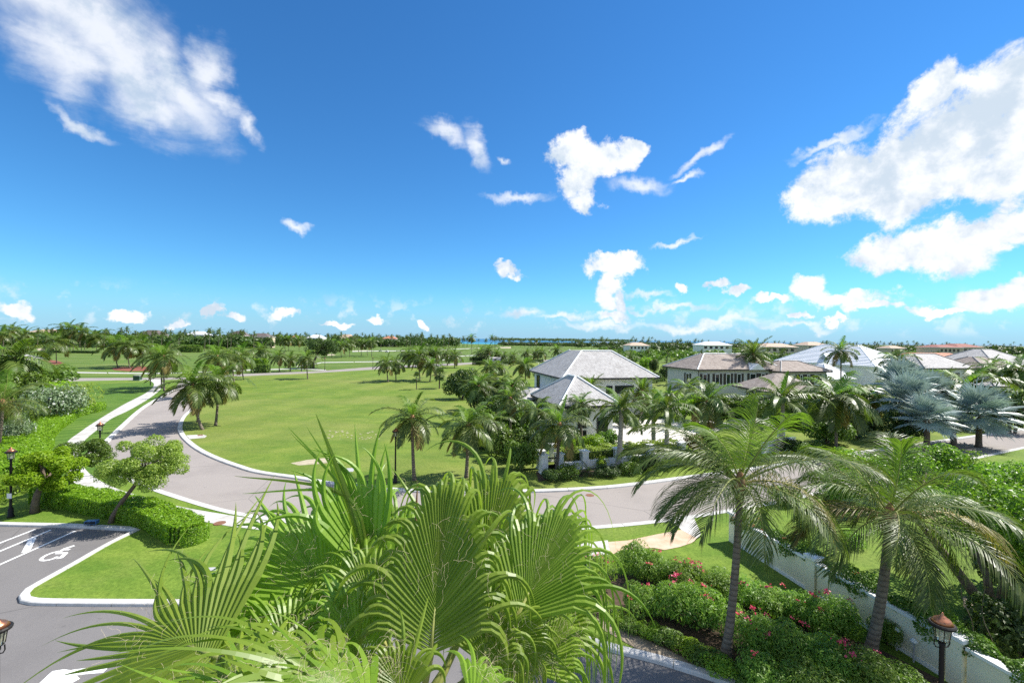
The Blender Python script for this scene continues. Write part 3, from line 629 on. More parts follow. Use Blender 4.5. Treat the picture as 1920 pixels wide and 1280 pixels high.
for k in range(3): MB().box(1.0 + 5.6 * k, 1.5 + 5.6 * k, -.2, .3, -.1, 5.2).build('column', 'trim_white', he)
house('pool_house', 'small outbuilding with white stepped roof beside the shuttered villa', (66.5, 96.0), 8.0, 9.0, 3.2, (3.4, 4.6, 3.6, 5.0), 6.3, 'roof_white', 'wall_white', caps='trim_white', fascia='trim_white', steps=10)
# right-hand houses
hf = house('villa', 'wide white villa with weathered grey roof and glass balcony', (93.5, 103.0), 16.5, 14.0, 5.5, (5.5, 12.0, 6.0, 7.2), 8.6, 'shingle_grey', 'wall_white', caps='fascia_dark', wins=[('F', 6.5, 3.0, 1.4, 1.3, 'dark'), ('F', 10.5, 3.0, 1.4, 1.3, 'dark')])
house('villa_wing', 'right wing of the glass-balcony villa with dark roof', (108.5, 104.0), 12.5, 12.0, 5.45, (4.5, 8.0, 5.2, 6.2), 8.0, 'shingle_brown', 'wall_white', caps='shingle_grey', wins=[('F', 2.0, 2.7, 3.3, 2.0, 'dark'), ('F', 7.2, 2.9, 2.0, 1.8), ('F', 10.0, 2.9, 1.2, 1.8, 'dark')])
bo = tag(empty('balcony', (110.2, 103.0, 0), RZ), 'glass-fronted balcony on the white villa', 'balcony')
MB().box(0, 8.2, -.6, 1.4, 1.9, 2.2).build('floor_slab', 'trim_white', bo); MB().box(.1, 8.1, -.55, -.5, 2.2, 3.2).build('glass_panel', 'balcony_glass', bo); MB().box(0, 8.2, -.6, -.45, 3.2, 3.26).build('rail', 'trim_white', bo)
for k in (0.2, 7.9): MB().box(k, k + .25, -.4, -.15, -.1, 1.9).build('post', 'trim_white', bo)
house('garden_pavilion', 'small low shingle roof below the glass balcony', (94.0, 88.5), 9.5, 6.0, 2.9, (3, 6.5, 2.8, 3.2), 4.4, 'shingle_grey', 'wall_white', caps='fascia_dark')
house('villa', 'long house with orange terracotta roof behind the grey-roofed villa', (132, 146), 30, 18, 5.0, (8, 24, 8, 10), 7.9, 'tile_terracotta', 'wall_beige', caps=None, wins=[('F', 3 + 4 * k, 2.4, 1.6, 1.6, 'dark') for k in range(6)])
house('villa', 'house with tall grey shingle roof at the right edge', (128.5, 120.5), 20, 18, 5.2, (8, 12, 8, 10), 9.6, 'shingle_grey', 'wall_white', caps='shingle_grey', wins=[('F', 3 + 4 * k, 2.6, 1.4, 1.6, 'dark') for k in range(3)])
# far houses: (px left, px right, wall base y, eave y, ridge y, distance, roof, wall, label)
FAR = [(1318,1377,652,646.5,640.5,300,'roof_white','wall_white','far bright white villa with white roof among the trees'),
       (1180,1221,652,647.5,642,330,'tile_tan','wall_white','far house with pale flat roof left of the white villa'),
       (1436,1502,657,650,643.5,250,'tile_tan','wall_beige','far beige house with tan tiled roof left of the stepped roof'),
       (1416,1436,654,649,644,270,'tile_tan','wall_beige','far yellowish house behind the tall date palm'),
       (1515,1560,652,647,641,300,'tile_tan','wall_beige','far tan roof just above the white stepped roof'),
       (1762,1812,656,651,646.5,240,'tile_red','wall_beige','far dark red hip roof, left one of the red pair'),
       (1798,1852,656,650.5,644.5,260,'tile_red','wall_beige','far dark red hip roof, right one of the red pair'),
       (1670,1702,657,652.5,648,250,'tile_tan','wall_beige','far pinkish roof half hidden by trees'),
       (50,102,638,622,617,330,'tile_tan','wall_grey','far orange-roofed mansion at the upper left'),
       (44,90,645,637,628.5,260,'roof_white','wall_white','far pale tent-like roof in front of the orange mansion'),
       (254,296,640,628,618.5,330,'tile_dark','wall_beige','far house with long dark roof on the left'),
       (346,380,640,627,621,340,'roof_white','wall_white','far white-roofed house above the palms'),
       (386,422,644,634,628,280,'roof_white','wall_white','far low white house behind the palm row'),
       (428,456,640,629,620,330,'tile_dark','wall_beige','far brown gabled house left of centre'),
       (462,502,641,631,624.5,310,'tile_dark','wall_beige','far dark hip roof left of centre'),
       (545,560,641,633,628.5,330,'tile_terracotta','wall_beige','far small terracotta roof in the tree belt'),
       (574,604,641,633,627.5,340,'roof_white','wall_white','far white building on the tree line'),
       (632,662,642,633.5,626.5,330,'tile_tan','wall_beige','far tan-roofed house on the tree line'),
       (716,742,643,634.5,629.8,340,'tile_terracotta','wall_beige','far terracotta house near the sea')]
for (l, r, yb, ye, yr, Y, rf, wl, lab) in FAR:
    if l < 1000: Y = 560 if l > 500 else 430
    a = at(l, ye, Y); b = at(r, ye, Y); zr = at((l + r) / 2, yr, Y + 5).z; W = b.x - a.x; D = min(W, 16.0)
    e = max(a.z, 2.6); zr = max(zr, e + 1.2)
    house('distant_house', lab, (a.x, Y), W, D, e, (W * .3, W * .7, D * .42, D * .58), zr, rf, wl, over=.6, rz=R(4), caps=None, fascia='trim_white', wins=[('F', 1.2 + k * (W - 2.4) / 5, max(e - 2.4, .5), (W - 3) / 9, 1.5, 'dark') for k in range(5)], storey_band=False)

# white garden wall with pillars, low wall, railing and gate
def pillar(x, y, h, w, label, rz=R(21), name='gate_pillar', z=0.0):
    r = tag(empty(name, (x, y, z), rz), label, 'pillar')
    MB().box(-w / 2, w / 2, -w / 2, w / 2, 0, h - .1).build('shaft', 'wall_white', r); MB().box(-w / 2 - .05, w / 2 + .05, -w / 2 - .05, w / 2 + .05, 0, .22).build('plinth', 'wall_white', r)
    mb = MB(); q = w / 2 + .08; mb.add([(-q, -q, h - .1), (q, -q, h - .1), (q, q, h - .1), (-q, q, h - .1), (-q, -q, h), (q, -q, h), (q, q, h), (-q, q, h), (0, 0, h + .1)], [(0, 3, 2, 1), (0, 1, 5, 4), (1, 2, 6, 5), (2, 3, 7, 6), (3, 0, 4, 7), (4, 5, 8), (5, 6, 8), (6, 7, 8), (7, 4, 8)]); mb.build('cap', 'trim_white', r)
    return r
PL = [(1019,889,'front left pillar of the white garden gate'),(1014,880,'rear left pillar of the white garden gate'),(1037,866,'back pillar behind the garden gate'),(1048,886,'front right pillar of the white garden gate'),
      (1095,880,'white wall pillar right of the gate'),(1158,874,'white wall pillar behind the first royal palm'),(1219,867,'white wall pillar left of the second royal palm'),(1277,861,'end pillar of the white garden wall')]
PW = []
for x, y, l in PL:
    g = gp(x, y, .0); PW.append(g); pillar(g.x, g.y, 1.65, .56, l)
for i in range(3, 7):
    a, b = PW[i], PW[i + 1]; d = (b - a); L = d.length; ang = math.atan2(d.y, d.x); r = tag(empty('garden_wall', a, ang), ['low white wall with railing beside the gate', 'low white wall with railing left of the first royal palm', 'low white wall with railing between the royal palms', 'last low white wall bay with railing near the driveway'][i - 3], 'wall')
    MB().box(.3, L - .3, -.13, .13, 0, .72).build('wall_base', 'wall_white', r); MB().box(.29, L - .29, -.18, .18, .72, .80).build('coping', 'trim_white', r)
    MB().box(.3, L - .3, -.02, .02, 1.42, 1.46).build('top_rail', 'black_metal', r)
    n = int(L / .16); me = MB().box(-.009, .009, -.009, .009, .8, 1.42).mesh('baluster', 'black_metal')
    for k in range(n): ob('baluster', me, r, (.35 + (L - .7) * k / (n - 1), 0, 0))
a, b = PW[0], PW[3]; d = b - a; r = tag(empty('garden_gate', a, math.atan2(d.y, d.x)), 'dark metal garden gate between white pillars', 'gate'); L = d.length
MB().box(.3, L - .3, -.03, .03, .1, .2).build('bottom_rail', 'black_metal', r); MB().box(.3, L - .3, -.03, .03, 1.25, 1.33).build('top_rail', 'black_metal', r); MB().box(.32, L - .32, -.015, .015, .2, .75).build('kick_panel', 'black_metal', r)
me = MB().box(-.012, .012, -.012, .012, .75, 1.25).mesh('bar', 'black_metal')
for k in range(8): ob('bar', me, r, (.36 + (L - .72) * k / 7, 0, 0))
a = gp(1430, 852); r = tag(empty('garden_wall', a, R(30)), 'white boundary wall beyond the road behind the near palm', 'wall')
MB().box(0, 5.5, -.15, .15, 0, 1.1).build('wall_base', 'wall_white', r); MB().box(-.03, 5.53, -.2, .2, 1.1, 1.2).build('coping', 'trim_white', r)
pillar(gp(1462, 846).x, gp(1462, 846).y - .2, 2.3, .5, 'tall white post beyond the road behind the near palm', RZ, 'boundary_pillar')

# long cream boundary wall on the right
WA = gp(1378, 1016, .1); WB_ = gp(1741, 1247, .1); dW = (WB_ - WA); dW.normalize(); LW = 15.2
angw = math.atan2(dW.y, dW.x)
bw = tag(empty('boundary_wall', (WA.x, WA.y, 0), angw), 'long cream boundary wall with white coping running down the right', 'wall')
stations = [0, 5.0, 10.4, 13.2]
segs = [(0.2, 4.75), (5.25, 10.1), (10.7, 12.9)]
for k, (s0, s1) in enumerate(segs):
    MB().box(s0, s1, -.13, .13, 0, 1.42).build('panel', 'wall_cream', bw); MB().box(s0 - .01, s1 + .01, -.19, .19, 1.42, 1.52).build('coping', 'trim_white', bw); MB().box(s0 - .005, s1 + .005, -.17, .17, 0, .24).build('skirting', 'trim_white', bw)
for s in stations[:3]:
    pr = MB().box(s - .22, s + .22, -.22, .22, 0, 1.6).build('pillar', 'wall_cream', bw); MB().box(s - .29, s + .29, -.29, .29, 1.6, 1.72).build('cap', 'trim_white', pr)
mb = MB(); cv = [(12.9, 1.42), (13.3, 1.40), (13.6, 1.25), (13.8, 1.0), (13.95, .7), (14.2, .45), (14.6, .3), (15.2, .26)]
for y in (-.13, .13):
    for s, z in cv: mb.v.append((s, y, z))
    for s, z in cv: mb.v.append((s, y, 0))
n = len(cv)
for i in range(n - 1):
    mb.f += [(i, n + i, n + i + 1, i + 1), (2 * n + i, 2 * n + i + 1, 3 * n + i + 1, 3 * n + i), (i, i + 1, 2 * n + i + 1, 2 * n + i)]
mb.f.append((n - 1, 2 * n - 1, 4 * n - 1, 3 * n - 1)); mb.build('sweep_end', 'wall_cream', bw)
mb = MB()
for y in (-.19, .19):
    for s, z in cv: mb.v.append((s, y, z + .09))
    for s, z in cv: mb.v.append((s, y, z + .002))
for i in range(n - 1): mb.f += [(i, n + i, n + i + 1, i + 1), (2 * n + i, 2 * n + i + 1, 3 * n + i + 1, 3 * n + i), (i, i + 1, 2 * n + i + 1, 2 * n + i), (n + i, 3 * n + i, 3 * n + i + 1, n + i + 1)]
mb.build('sweep_coping', 'trim_white', bw)
def wallpt(s, off=0.0, z=0.0): return Vector((WA.x + dW.x * s - dW.y * off, WA.y + dW.y * s + dW.x * off, z))   # off>0: garden side

# ------------------------------------------------------------------ street furniture
def lamp(px, py, label, top=4.1, g=None):
    g = g or gp(px, py); r = tag(empty('lamp_post', (g.x, g.y, .08)), label, 'street lamp', 'black lantern lamp posts')
    MB().lathe([(.17, 0), (.17, .1), (.13, .14), (.13, .5), (.10, .55), (.075, .62), (.062, 1.2), (.055, top - .75), (.075, top - .72), (.075, top - .66)], 12).build('post', 'black_metal', r, smooth=True)
    h = MB().lathe([(.05, top - .66), (.12, top - .62), (.14, top - .6)], 10).build('lantern_base', 'black_metal', r)
    MB().lathe([(.135, top - .59), (.185, top - .24)], 6).build('lantern_glass', 'lantern_glass', r)
    for k in range(6):
        a = 2 * math.pi * k / 6; MB().tube([(.14 * math.cos(a), .14 * math.sin(a), top - .6), (.19 * math.cos(a), .19 * math.sin(a), top - .23)], .011, 5).build('lantern_bar', 'black_metal', r)
    for sgn in (-1, 1): MB().tube([(sgn * .06, 0, top - .8), (sgn * .15, 0, top - .78), (sgn * .2, 0, top - .7), (sgn * .19, 0, top - .58)], .014, 6).build('scroll_arm', 'black_metal', r)
    MB().lathe([(.27, top - .25), (.28, top - .2), (.25, top - .17)], 16).build('lantern_rim', 'black_metal', r)
    MB().lathe([(.23, top - .17), (.16, top - .08), (.10, top - .05), (.08, top - .02), (.05, top), (.03, top + .02), (.03, top + .05), (.008, top + .09)], 16).build('lantern_cap', 'copper', r, smooth=True)
    MB().lathe([(.03, top - .6), (.03, top - .4)], 8).build('bulb', 'trim_white', r)
    return r
lamp(20, 972, 'black lamp post with copper cap beside the bright round tree')
MB().box(-.14, .14, -.09, -.07, 1.15, 1.45).build('sign_plate', 'trim_white', bpy.data.objects['lamp_post'])
lamp(187, 893, 'black lamp post standing beside the curving sidewalk')
lamp(741, 907, 'black lamp post under the palm in the big lawn')
lamp(0, 0, 'lamp post whose copper lantern top shows at the bottom left edge', g=gp(-6, 1160, 4.2))
lamp(0, 0, 'lamp post at the left edge behind the hedge', g=gp(-1, 748, 4.2))
lamp(0, 0, 'nearest lamp post with copper lantern before the cream wall', g=gp(1767, 1152, 4.2))
for x, y, l in ((609, 694, 'thin distant lamp post left of the path junction'), (699, 692, 'thin distant lamp post right of the path junction'), (565, 696.5, 'thin distant lamp post behind the lawn palm'), (829, 683, 'thin distant lamp post near the cart path bend')): lamp(x, y, l)
g = gp(258, 714); r = tag(empty('utility_box', (g.x, g.y, .1)), 'green utility cabinet by the cross road', 'utility box')
MB().box(-.9, .9, -.55, .55, 0, .12).build('pad', 'concrete', r); MB().box(-.75, .75, -.45, .45, .12, 1.15).build('cabinet', 'green_box', r); MB().box(-.8, .8, -.5, .5, 1.15, 1.25).build('lid', 'grey_plate', r)
g = gp(282, 723); r = tag(empty('bollard_light', (g.x, g.y, .1)), 'short black post light beside the sidewalk bend', 'bollard'); MB().lathe([(.12, 0), (.1, .1), (.08, 1.0), (.1, 1.05), (.1, 1.3), (.14, 1.34), (.02, 1.5)], 10).build('post', 'black_metal', r); MB().lathe([(.085, 1.06), (.085, 1.29)], 8).build('lens', 'lantern_glass', r)
g = gp(172, 985, .1); r = tag(empty('ground_light', (g.x, g.y, .1), R(10)), 'small blue-grey floodlight box on the lawn behind the kerb', 'floodlight'); MB().box(-.3, .3, -.14, .14, .12, .30).build('housing', 'sign_blue', r); MB().box(-.04, .04, -.04, .04, 0, .12).build('stake', 'black_metal', r); MB().box(-.26, .26, -.16, -.14, .15, .28).build('lens', 'window_glass', r)
for x, y, l in ((1681, 1218, 'small white path light near the cream wall, left one'), (1713, 1240, 'small white path light near the cream wall, right one')):
    g = gp(x, y, .1); r = tag(empty('path_light', (g.x, g.y, .1)), l, 'path light'); MB().lathe([(.03, 0), (.025, .62), (.03, .65)], 8).build('stem', 'grey_plate', r); MB().lathe([(.05, .65), (.11, .70), (.10, .75), (.02, .82)], 12).build('head', 'trim_white', r, smooth=True)
def cart(px, py, label, rz):
    g = gp(px, py); r = tag(empty('golf_cart', (g.x, g.y, .0), rz), label, 'golf cart', 'golf carts on the course')
    mb = MB().box(-1.15, 1.15, -.58, .58, .3, .62); mb.box(.55, 1.2, -.55, .55, .62, .95); mb.box(-1.15, -.5, -.55, .55, .62, .85); mb.build('body', 'cart_body', r)
    MB().box(-.5, .1, -.52, .52, .62, .8).build('seat', 'rubber', r); MB().box(-.55, -.42, -.52, .52, .8, 1.25).build('backrest', 'rubber', r)
    MB().box(-1.1, .85, -.6, .6, 1.82, 1.9).build('canopy', 'trim_white', r)
    for x in (-.95, .7):
        for y in (-.52, .52): MB().tube([(x, y, .6), (x, y, 1.82)], .025, 6).build('post', 'black_metal', r)
    for x in (-.8, .8):
        for y in (-.6, .6): MB().tube([(x, y - .09, .24), (x, y + .09, .24)], .24, 12).build('wheel', 'rubber', r)
cart(713, 659.2, 'left of two white golf carts on the far fairway', R(10)); cart(725.5, 660.4, 'right of two white golf carts on the far fairway', R(-15))

# ------------------------------------------------------------------ palms
WIND = Vector((-0.85, -0.12, 0.05))
def frond_geo(az, el, L, sag, nl, seg, leafL, lw, wind=0.45, V=0.25, hang=0.55, rr=None, leafseg=2, rmb=None, rad=0.03):
    rr = rr or rnd; mb = MB(); p = Vector((0, 0, 0)); pts = [p.copy()]; dirs = []
    d = Vector((math.cos(el) * math.cos(az), math.cos(el) * math.sin(az), math.sin(el)))
    for i in range(seg):
        s = (i + .5) / seg; dirs.append(d.copy()); p = p + d * (L / seg); pts.append(p.copy())
        d = d + Vector((0, 0, -1)) * (sag * (0.35 + 1.3 * s) / seg) + WIND * (wind * s * 1.6 / seg); d.normalize()
    dirs.append(d.copy())
    (rmb or mb).tube(pts, [rad * (1 - .88 * i / seg) for i in range(seg + 1)], 4 if rmb else 3, False)
    for i in range(nl):
        s = 0.10 + 0.90 * (i + rr.uniform(0, .8)) / nl; f = s * seg; k = min(int(f), seg - 1); q = pts[k].lerp(pts[k + 1], f - k)
        dd = dirs[k].lerp(dirs[k + 1], f - k).normalized()
        sd_ = dd.cross(Vector((0, 0, 1)));
        if sd_.length < .08: sd_ = Vector((-math.sin(az), math.cos(az), 0)) * -1
        sd_.normalize(); up = sd_.cross(dd).normalized()
        ll = leafL * (0.30 + 0.95 * math.sin(math.pi * min(1, (s * .80 + .16))) ** .8) * rr.uniform(.85, 1.1)
        if s > .93: ll *= .7
        for sg in (-1, 1):
            v = sd_ * sg * (.82 - .35 * s) + dd * (.42 + .5 * s) + up * (V - .1 * s) + WIND * wind * .35 + Vector((rr.uniform(-.07, .07), rr.uniform(-.07, .07), rr.uniform(-.1, .06))); v.normalize()
            w = dd - v * dd.dot(v); w = w.normalized() * lw * .5; o = len(mb.v); a = q; 
            if leafseg == 1:
                e = a + (v + Vector((0, 0, -hang * .6))).normalized() * ll; mb.v += [tuple(a - w), tuple(a + w), tuple(e)]; mb.f.append((o, o + 1, o + 2)); continue
            if leafseg == 4:
                q0, vv = a, v
                for j in range(5):
                    ww = w * (.55, .95, 1, .75, .04)[j]; mb.v += [tuple(q0 - ww), tuple(q0 + ww)]
                    if j < 4: mb.f.append((o + 2 * j, o + 2 * j + 1, o + 2 * j + 3, o + 2 * j + 2))
                    q0 = q0 + vv * ll * .25; vv = (vv + Vector((0, 0, -hang * .33 * (.5 + .5 * j))) + WIND * wind * .12).normalized(); w = (dd - vv * dd.dot(vv)).normalized() * lw * .5
                continue
            b = a + v * ll * .45; v2 = (v + Vector((0, 0, -hang)) + WIND * wind * .3).normalized(); e = b + v2 * ll * .55
            mb.v += [tuple(a - w * .6), tuple(a + w * .6), tuple(b - w), tuple(b + w), tuple(e)]; mb.f += [(o, o + 1, o + 3, o + 2), (o + 2, o + 3, o + 4)]
    return mb
def crown_specs(n, L, seed, oldfrac=.2, up=74, down=-34, sag=1.45):
    rr = random.Random(seed); out = []
    for i in range(n):
        u = i / (n - 1); az_ = i * 2.39996 + rr.uniform(-.25, .25); e = R(up + (down - up) * u ** .85 + rr.uniform(-7, 7))
        out.append((az_, e, L * rr.uniform(.88, 1.08) * (.8 + .25 * math.sin(math.pi * min(1, u + .25))) * (.72 if u < .1 else 1), sag * rr.uniform(.8, 1.2) * (.85 + .35 * u), 'frond_old' if u > 1 - oldfrac and rr.random() < .7 else ('frond_young' if u < .12 else 'frond')))
    return out
def crown_type(n, L, seed, nl, lw, leafL, hang=.55, V=.25, **k):
    rr = random.Random(seed + 99); out = []
    for (a, e, l, s, m) in crown_specs(n, L, seed, **k):
        out.append(frond_geo(a, e, l, s, nl, 8, leafL, lw, hang=hang, V=V, rr=rr).mesh('frond', m))
    return out
COCO = [crown_type(21, 3.3, 20 + i, 26, .085, .85, oldfrac=.2, up=70, down=-48, sag=1.6, hang=.8) for i in range(5)]
COCO_GREEN = [crown_type(22, 3.3, 60 + i, 30, .085, .9, oldfrac=.08, up=60, down=-40, sag=1.6, hang=.8) for i in range(3)]
ROYAL = [crown_type(15, 3.2, 40 + i, 34, .08, .75, hang=1.1, V=.35, oldfrac=.0, down=-30, sag=1.5) for i in range(2)]
DATE = [crown_type(34, 2.6, 50 + i, 22, .06, .5, hang=.15, V=.4, oldfrac=.1, down=-55, sag=.8) for i in range(2)]
FARC = []
for i in range(6):
    mb = MB(); rr = random.Random(300 + i)
    for (a, e, l, s, m) in crown_specs(15, 3.4, 70 + i): g_ = frond_geo(a, e, l, s, 11, 5, .95, .20, rr=rr, leafseg=1); mb.add(g_.v, g_.f)
    FARC.append(mb.mesh('crown', 'frond_far'))
def trunk_mesh(off, r0, r1, name='trunk', mat='palm_trunk', n=8, bulge=1.35, curve=.55, rings=14, jig=0.0):
    off = Vector(off); P1 = Vector((off.x * (1 - curve), off.y * (1 - curve), off.z * .5)); pts, rd = [], []
    if curve > 0: P1 = Vector((off.x * .82, off.y * .82, off.z * .42))
    for i in range(rings + 1):
        t_ = i / rings; pts.append(P1 * (2 * t_ * (1 - t_)) + off * t_ * t_); rd.append((r0 + (r1 - r0) * t_) * (1 + (bulge - 1) * math.exp(-t_ * 14)) * (1 + jig * (i % 2)))
    return MB().tube(pts, rd, n).mesh(name, mat, True)
pcount = [0]
def palm(bx, by, cx, cy, w, label, kind='coco', name='coconut_palm', group=None, cat='palm tree', r0=None, g=None, dy=0.0, rz=None):
    g = g or gp(bx, by); c = at(cx, cy, g.y + dy); pcount[0] += 1; i = pcount[0]
    root = tag(empty(name, (g.x, g.y, 0)), label, cat, group); off = c - g
    types = {'coco': COCO, 'green': COCO_GREEN, 'royal': ROYAL, 'date': DATE}[kind]; ty = types[i % len(types)]
    s = w / (FP / g.y) / (5.0 if kind == 'coco' else 5.5)
    r = r0 or {'coco': .15, 'green': .15, 'royal': .24, 'date': .2}[kind]
    ob('trunk', trunk_mesh(off, r, r * .72, mat='royal_trunk' if kind == 'royal' else 'palm_trunk', curve=0 if kind in ('royal',) else .5, bulge=1.2 if kind == 'royal' else 1.5), root)
    if kind == 'royal': MB().tube([(off.x, off.y, off.z - .9), (off.x, off.y, off.z - .4), (off.x, off.y, off.z + .3)], [.17, .15, .07], 8).build('crownshaft', 'petiole', root, smooth=True)
    elif g.y < 90: MB().lathe([(r * .7, -.35), (r * 1.3, -.1), (r * 1.1, .12), (.03, .3)], 8).build('crown_base', 'palm_boot', root, (off.x, off.y, off.z), smooth=True)
    a0 = rz if rz is not None else ((i * 37) % 50 - 25) * .02
    for me in ty: ob('frond', me, root, off, a0, s)
    return root
def far_palm(x, y, h, label, group, sc=1.0, lean=0.0, name='coconut_palm'):
    root = tag(empty(name, (x, y, 0)), label, 'palm tree', group); pcount[0] += 1
    ob('trunk', TRK, root, None, 0, (1, 1, h / 10)); ob('crown', FARC[pcount[0] % 6], root, (0.9 * h / 10 * .6, 0, h - .2), (pcount[0] * .37) % .9 - .45, sc); return root
TRK = trunk_mesh((.55, 0, 10), .19, .13, n=5, rings=5)

# --- the two big coconut palms at the front right, finely modelled
def near_palm(g, c, n, L, seed, label, rb, extra=(), wind=.75):
    root = tag(empty('coconut_palm', (g.x, g.y, .05)), label, 'palm tree'); off = c - Vector((g.x, g.y, .05)); rr = random.Random(seed)
    ob('trunk', trunk_mesh(off, rb, rb * .70, n=14, rings=60, jig=.05, bulge=1.55), root, None)
    MB().lathe([(rb * .72, -.7), (rb * .95, -.45), (rb * 1.35, -.2), (rb * 1.25, .05), (rb * .7, .3), (.03, .5)], 12).build('crown_base', 'palm_boot', root, off, smooth=True)
    for k in range(7):
        a = k * .9; o = off + Vector((math.cos(a) * rb * 1.25, math.sin(a) * rb * 1.25, -.28 - .1 * (k % 3)))
        MB().lathe([(.02, -.12), (.085, -.07), (.10, 0), (.08, .08), (.02, .12)], 10).build('coconut', 'coconut', root, o, smooth=True)
    specs = [(a, e, l, s, m) for (a, e, l, s, m) in crown_specs(n, L, seed, oldfrac=.05, up=74, down=-20, sag=1.7)] + list(extra)
    for (a, e, l, s, m) in specs:
        rm = MB(); mb = frond_geo(a, e, l, s, 64, 16, 1.15, .027, wind=wind, hang=1.3, rr=rr, rmb=rm, rad=.042, leafseg=4)
        f = ob('frond', mb.mesh('frond', m), root, off); ob('midrib', rm.mesh('midrib', 'petiole_yellow' if m == 'frond_old' else 'petiole', True), f)
    return root
g1 = gp(1360, 1230, .1); near_palm(g1, at(1388, 905, g1.y), 18, 4.0, 5, 'tall leaning coconut palm nearest the parking kerb', .145, [(R(178), R(12), 3.3, 2.2, 'frond'), (R(-12), R(14), 3.9, 2.4, 'frond_old'), (R(150), R(50), 4.3, 1.5, 'frond'), (R(165), R(36), 4.3, 1.3, 'frond')])
g2 = gp(1628, 1232, .1); near_palm(g2, at(1668, 968, g2.y), 17, 4.2, 8, 'coconut palm in front of the cream boundary wall', .18, [(R(10), R(28), 4.6, 1.9, 'frond'), (R(-85), R(-25), 2.6, 1.0, 'frond'), (R(-8), R(18), 4.2, 1.9, 'frond_old'), (R(175), R(22), 3.6, 2.2, 'frond_old'), (R(160), R(50), 4.5, 1.3, 'frond')])
near_palm(Vector((-47.5, 42, 0)), Vector((-47.0, 42, 4.6)), 16, 4.2, 12, 'palm at the left edge with only a frond in view', .17)

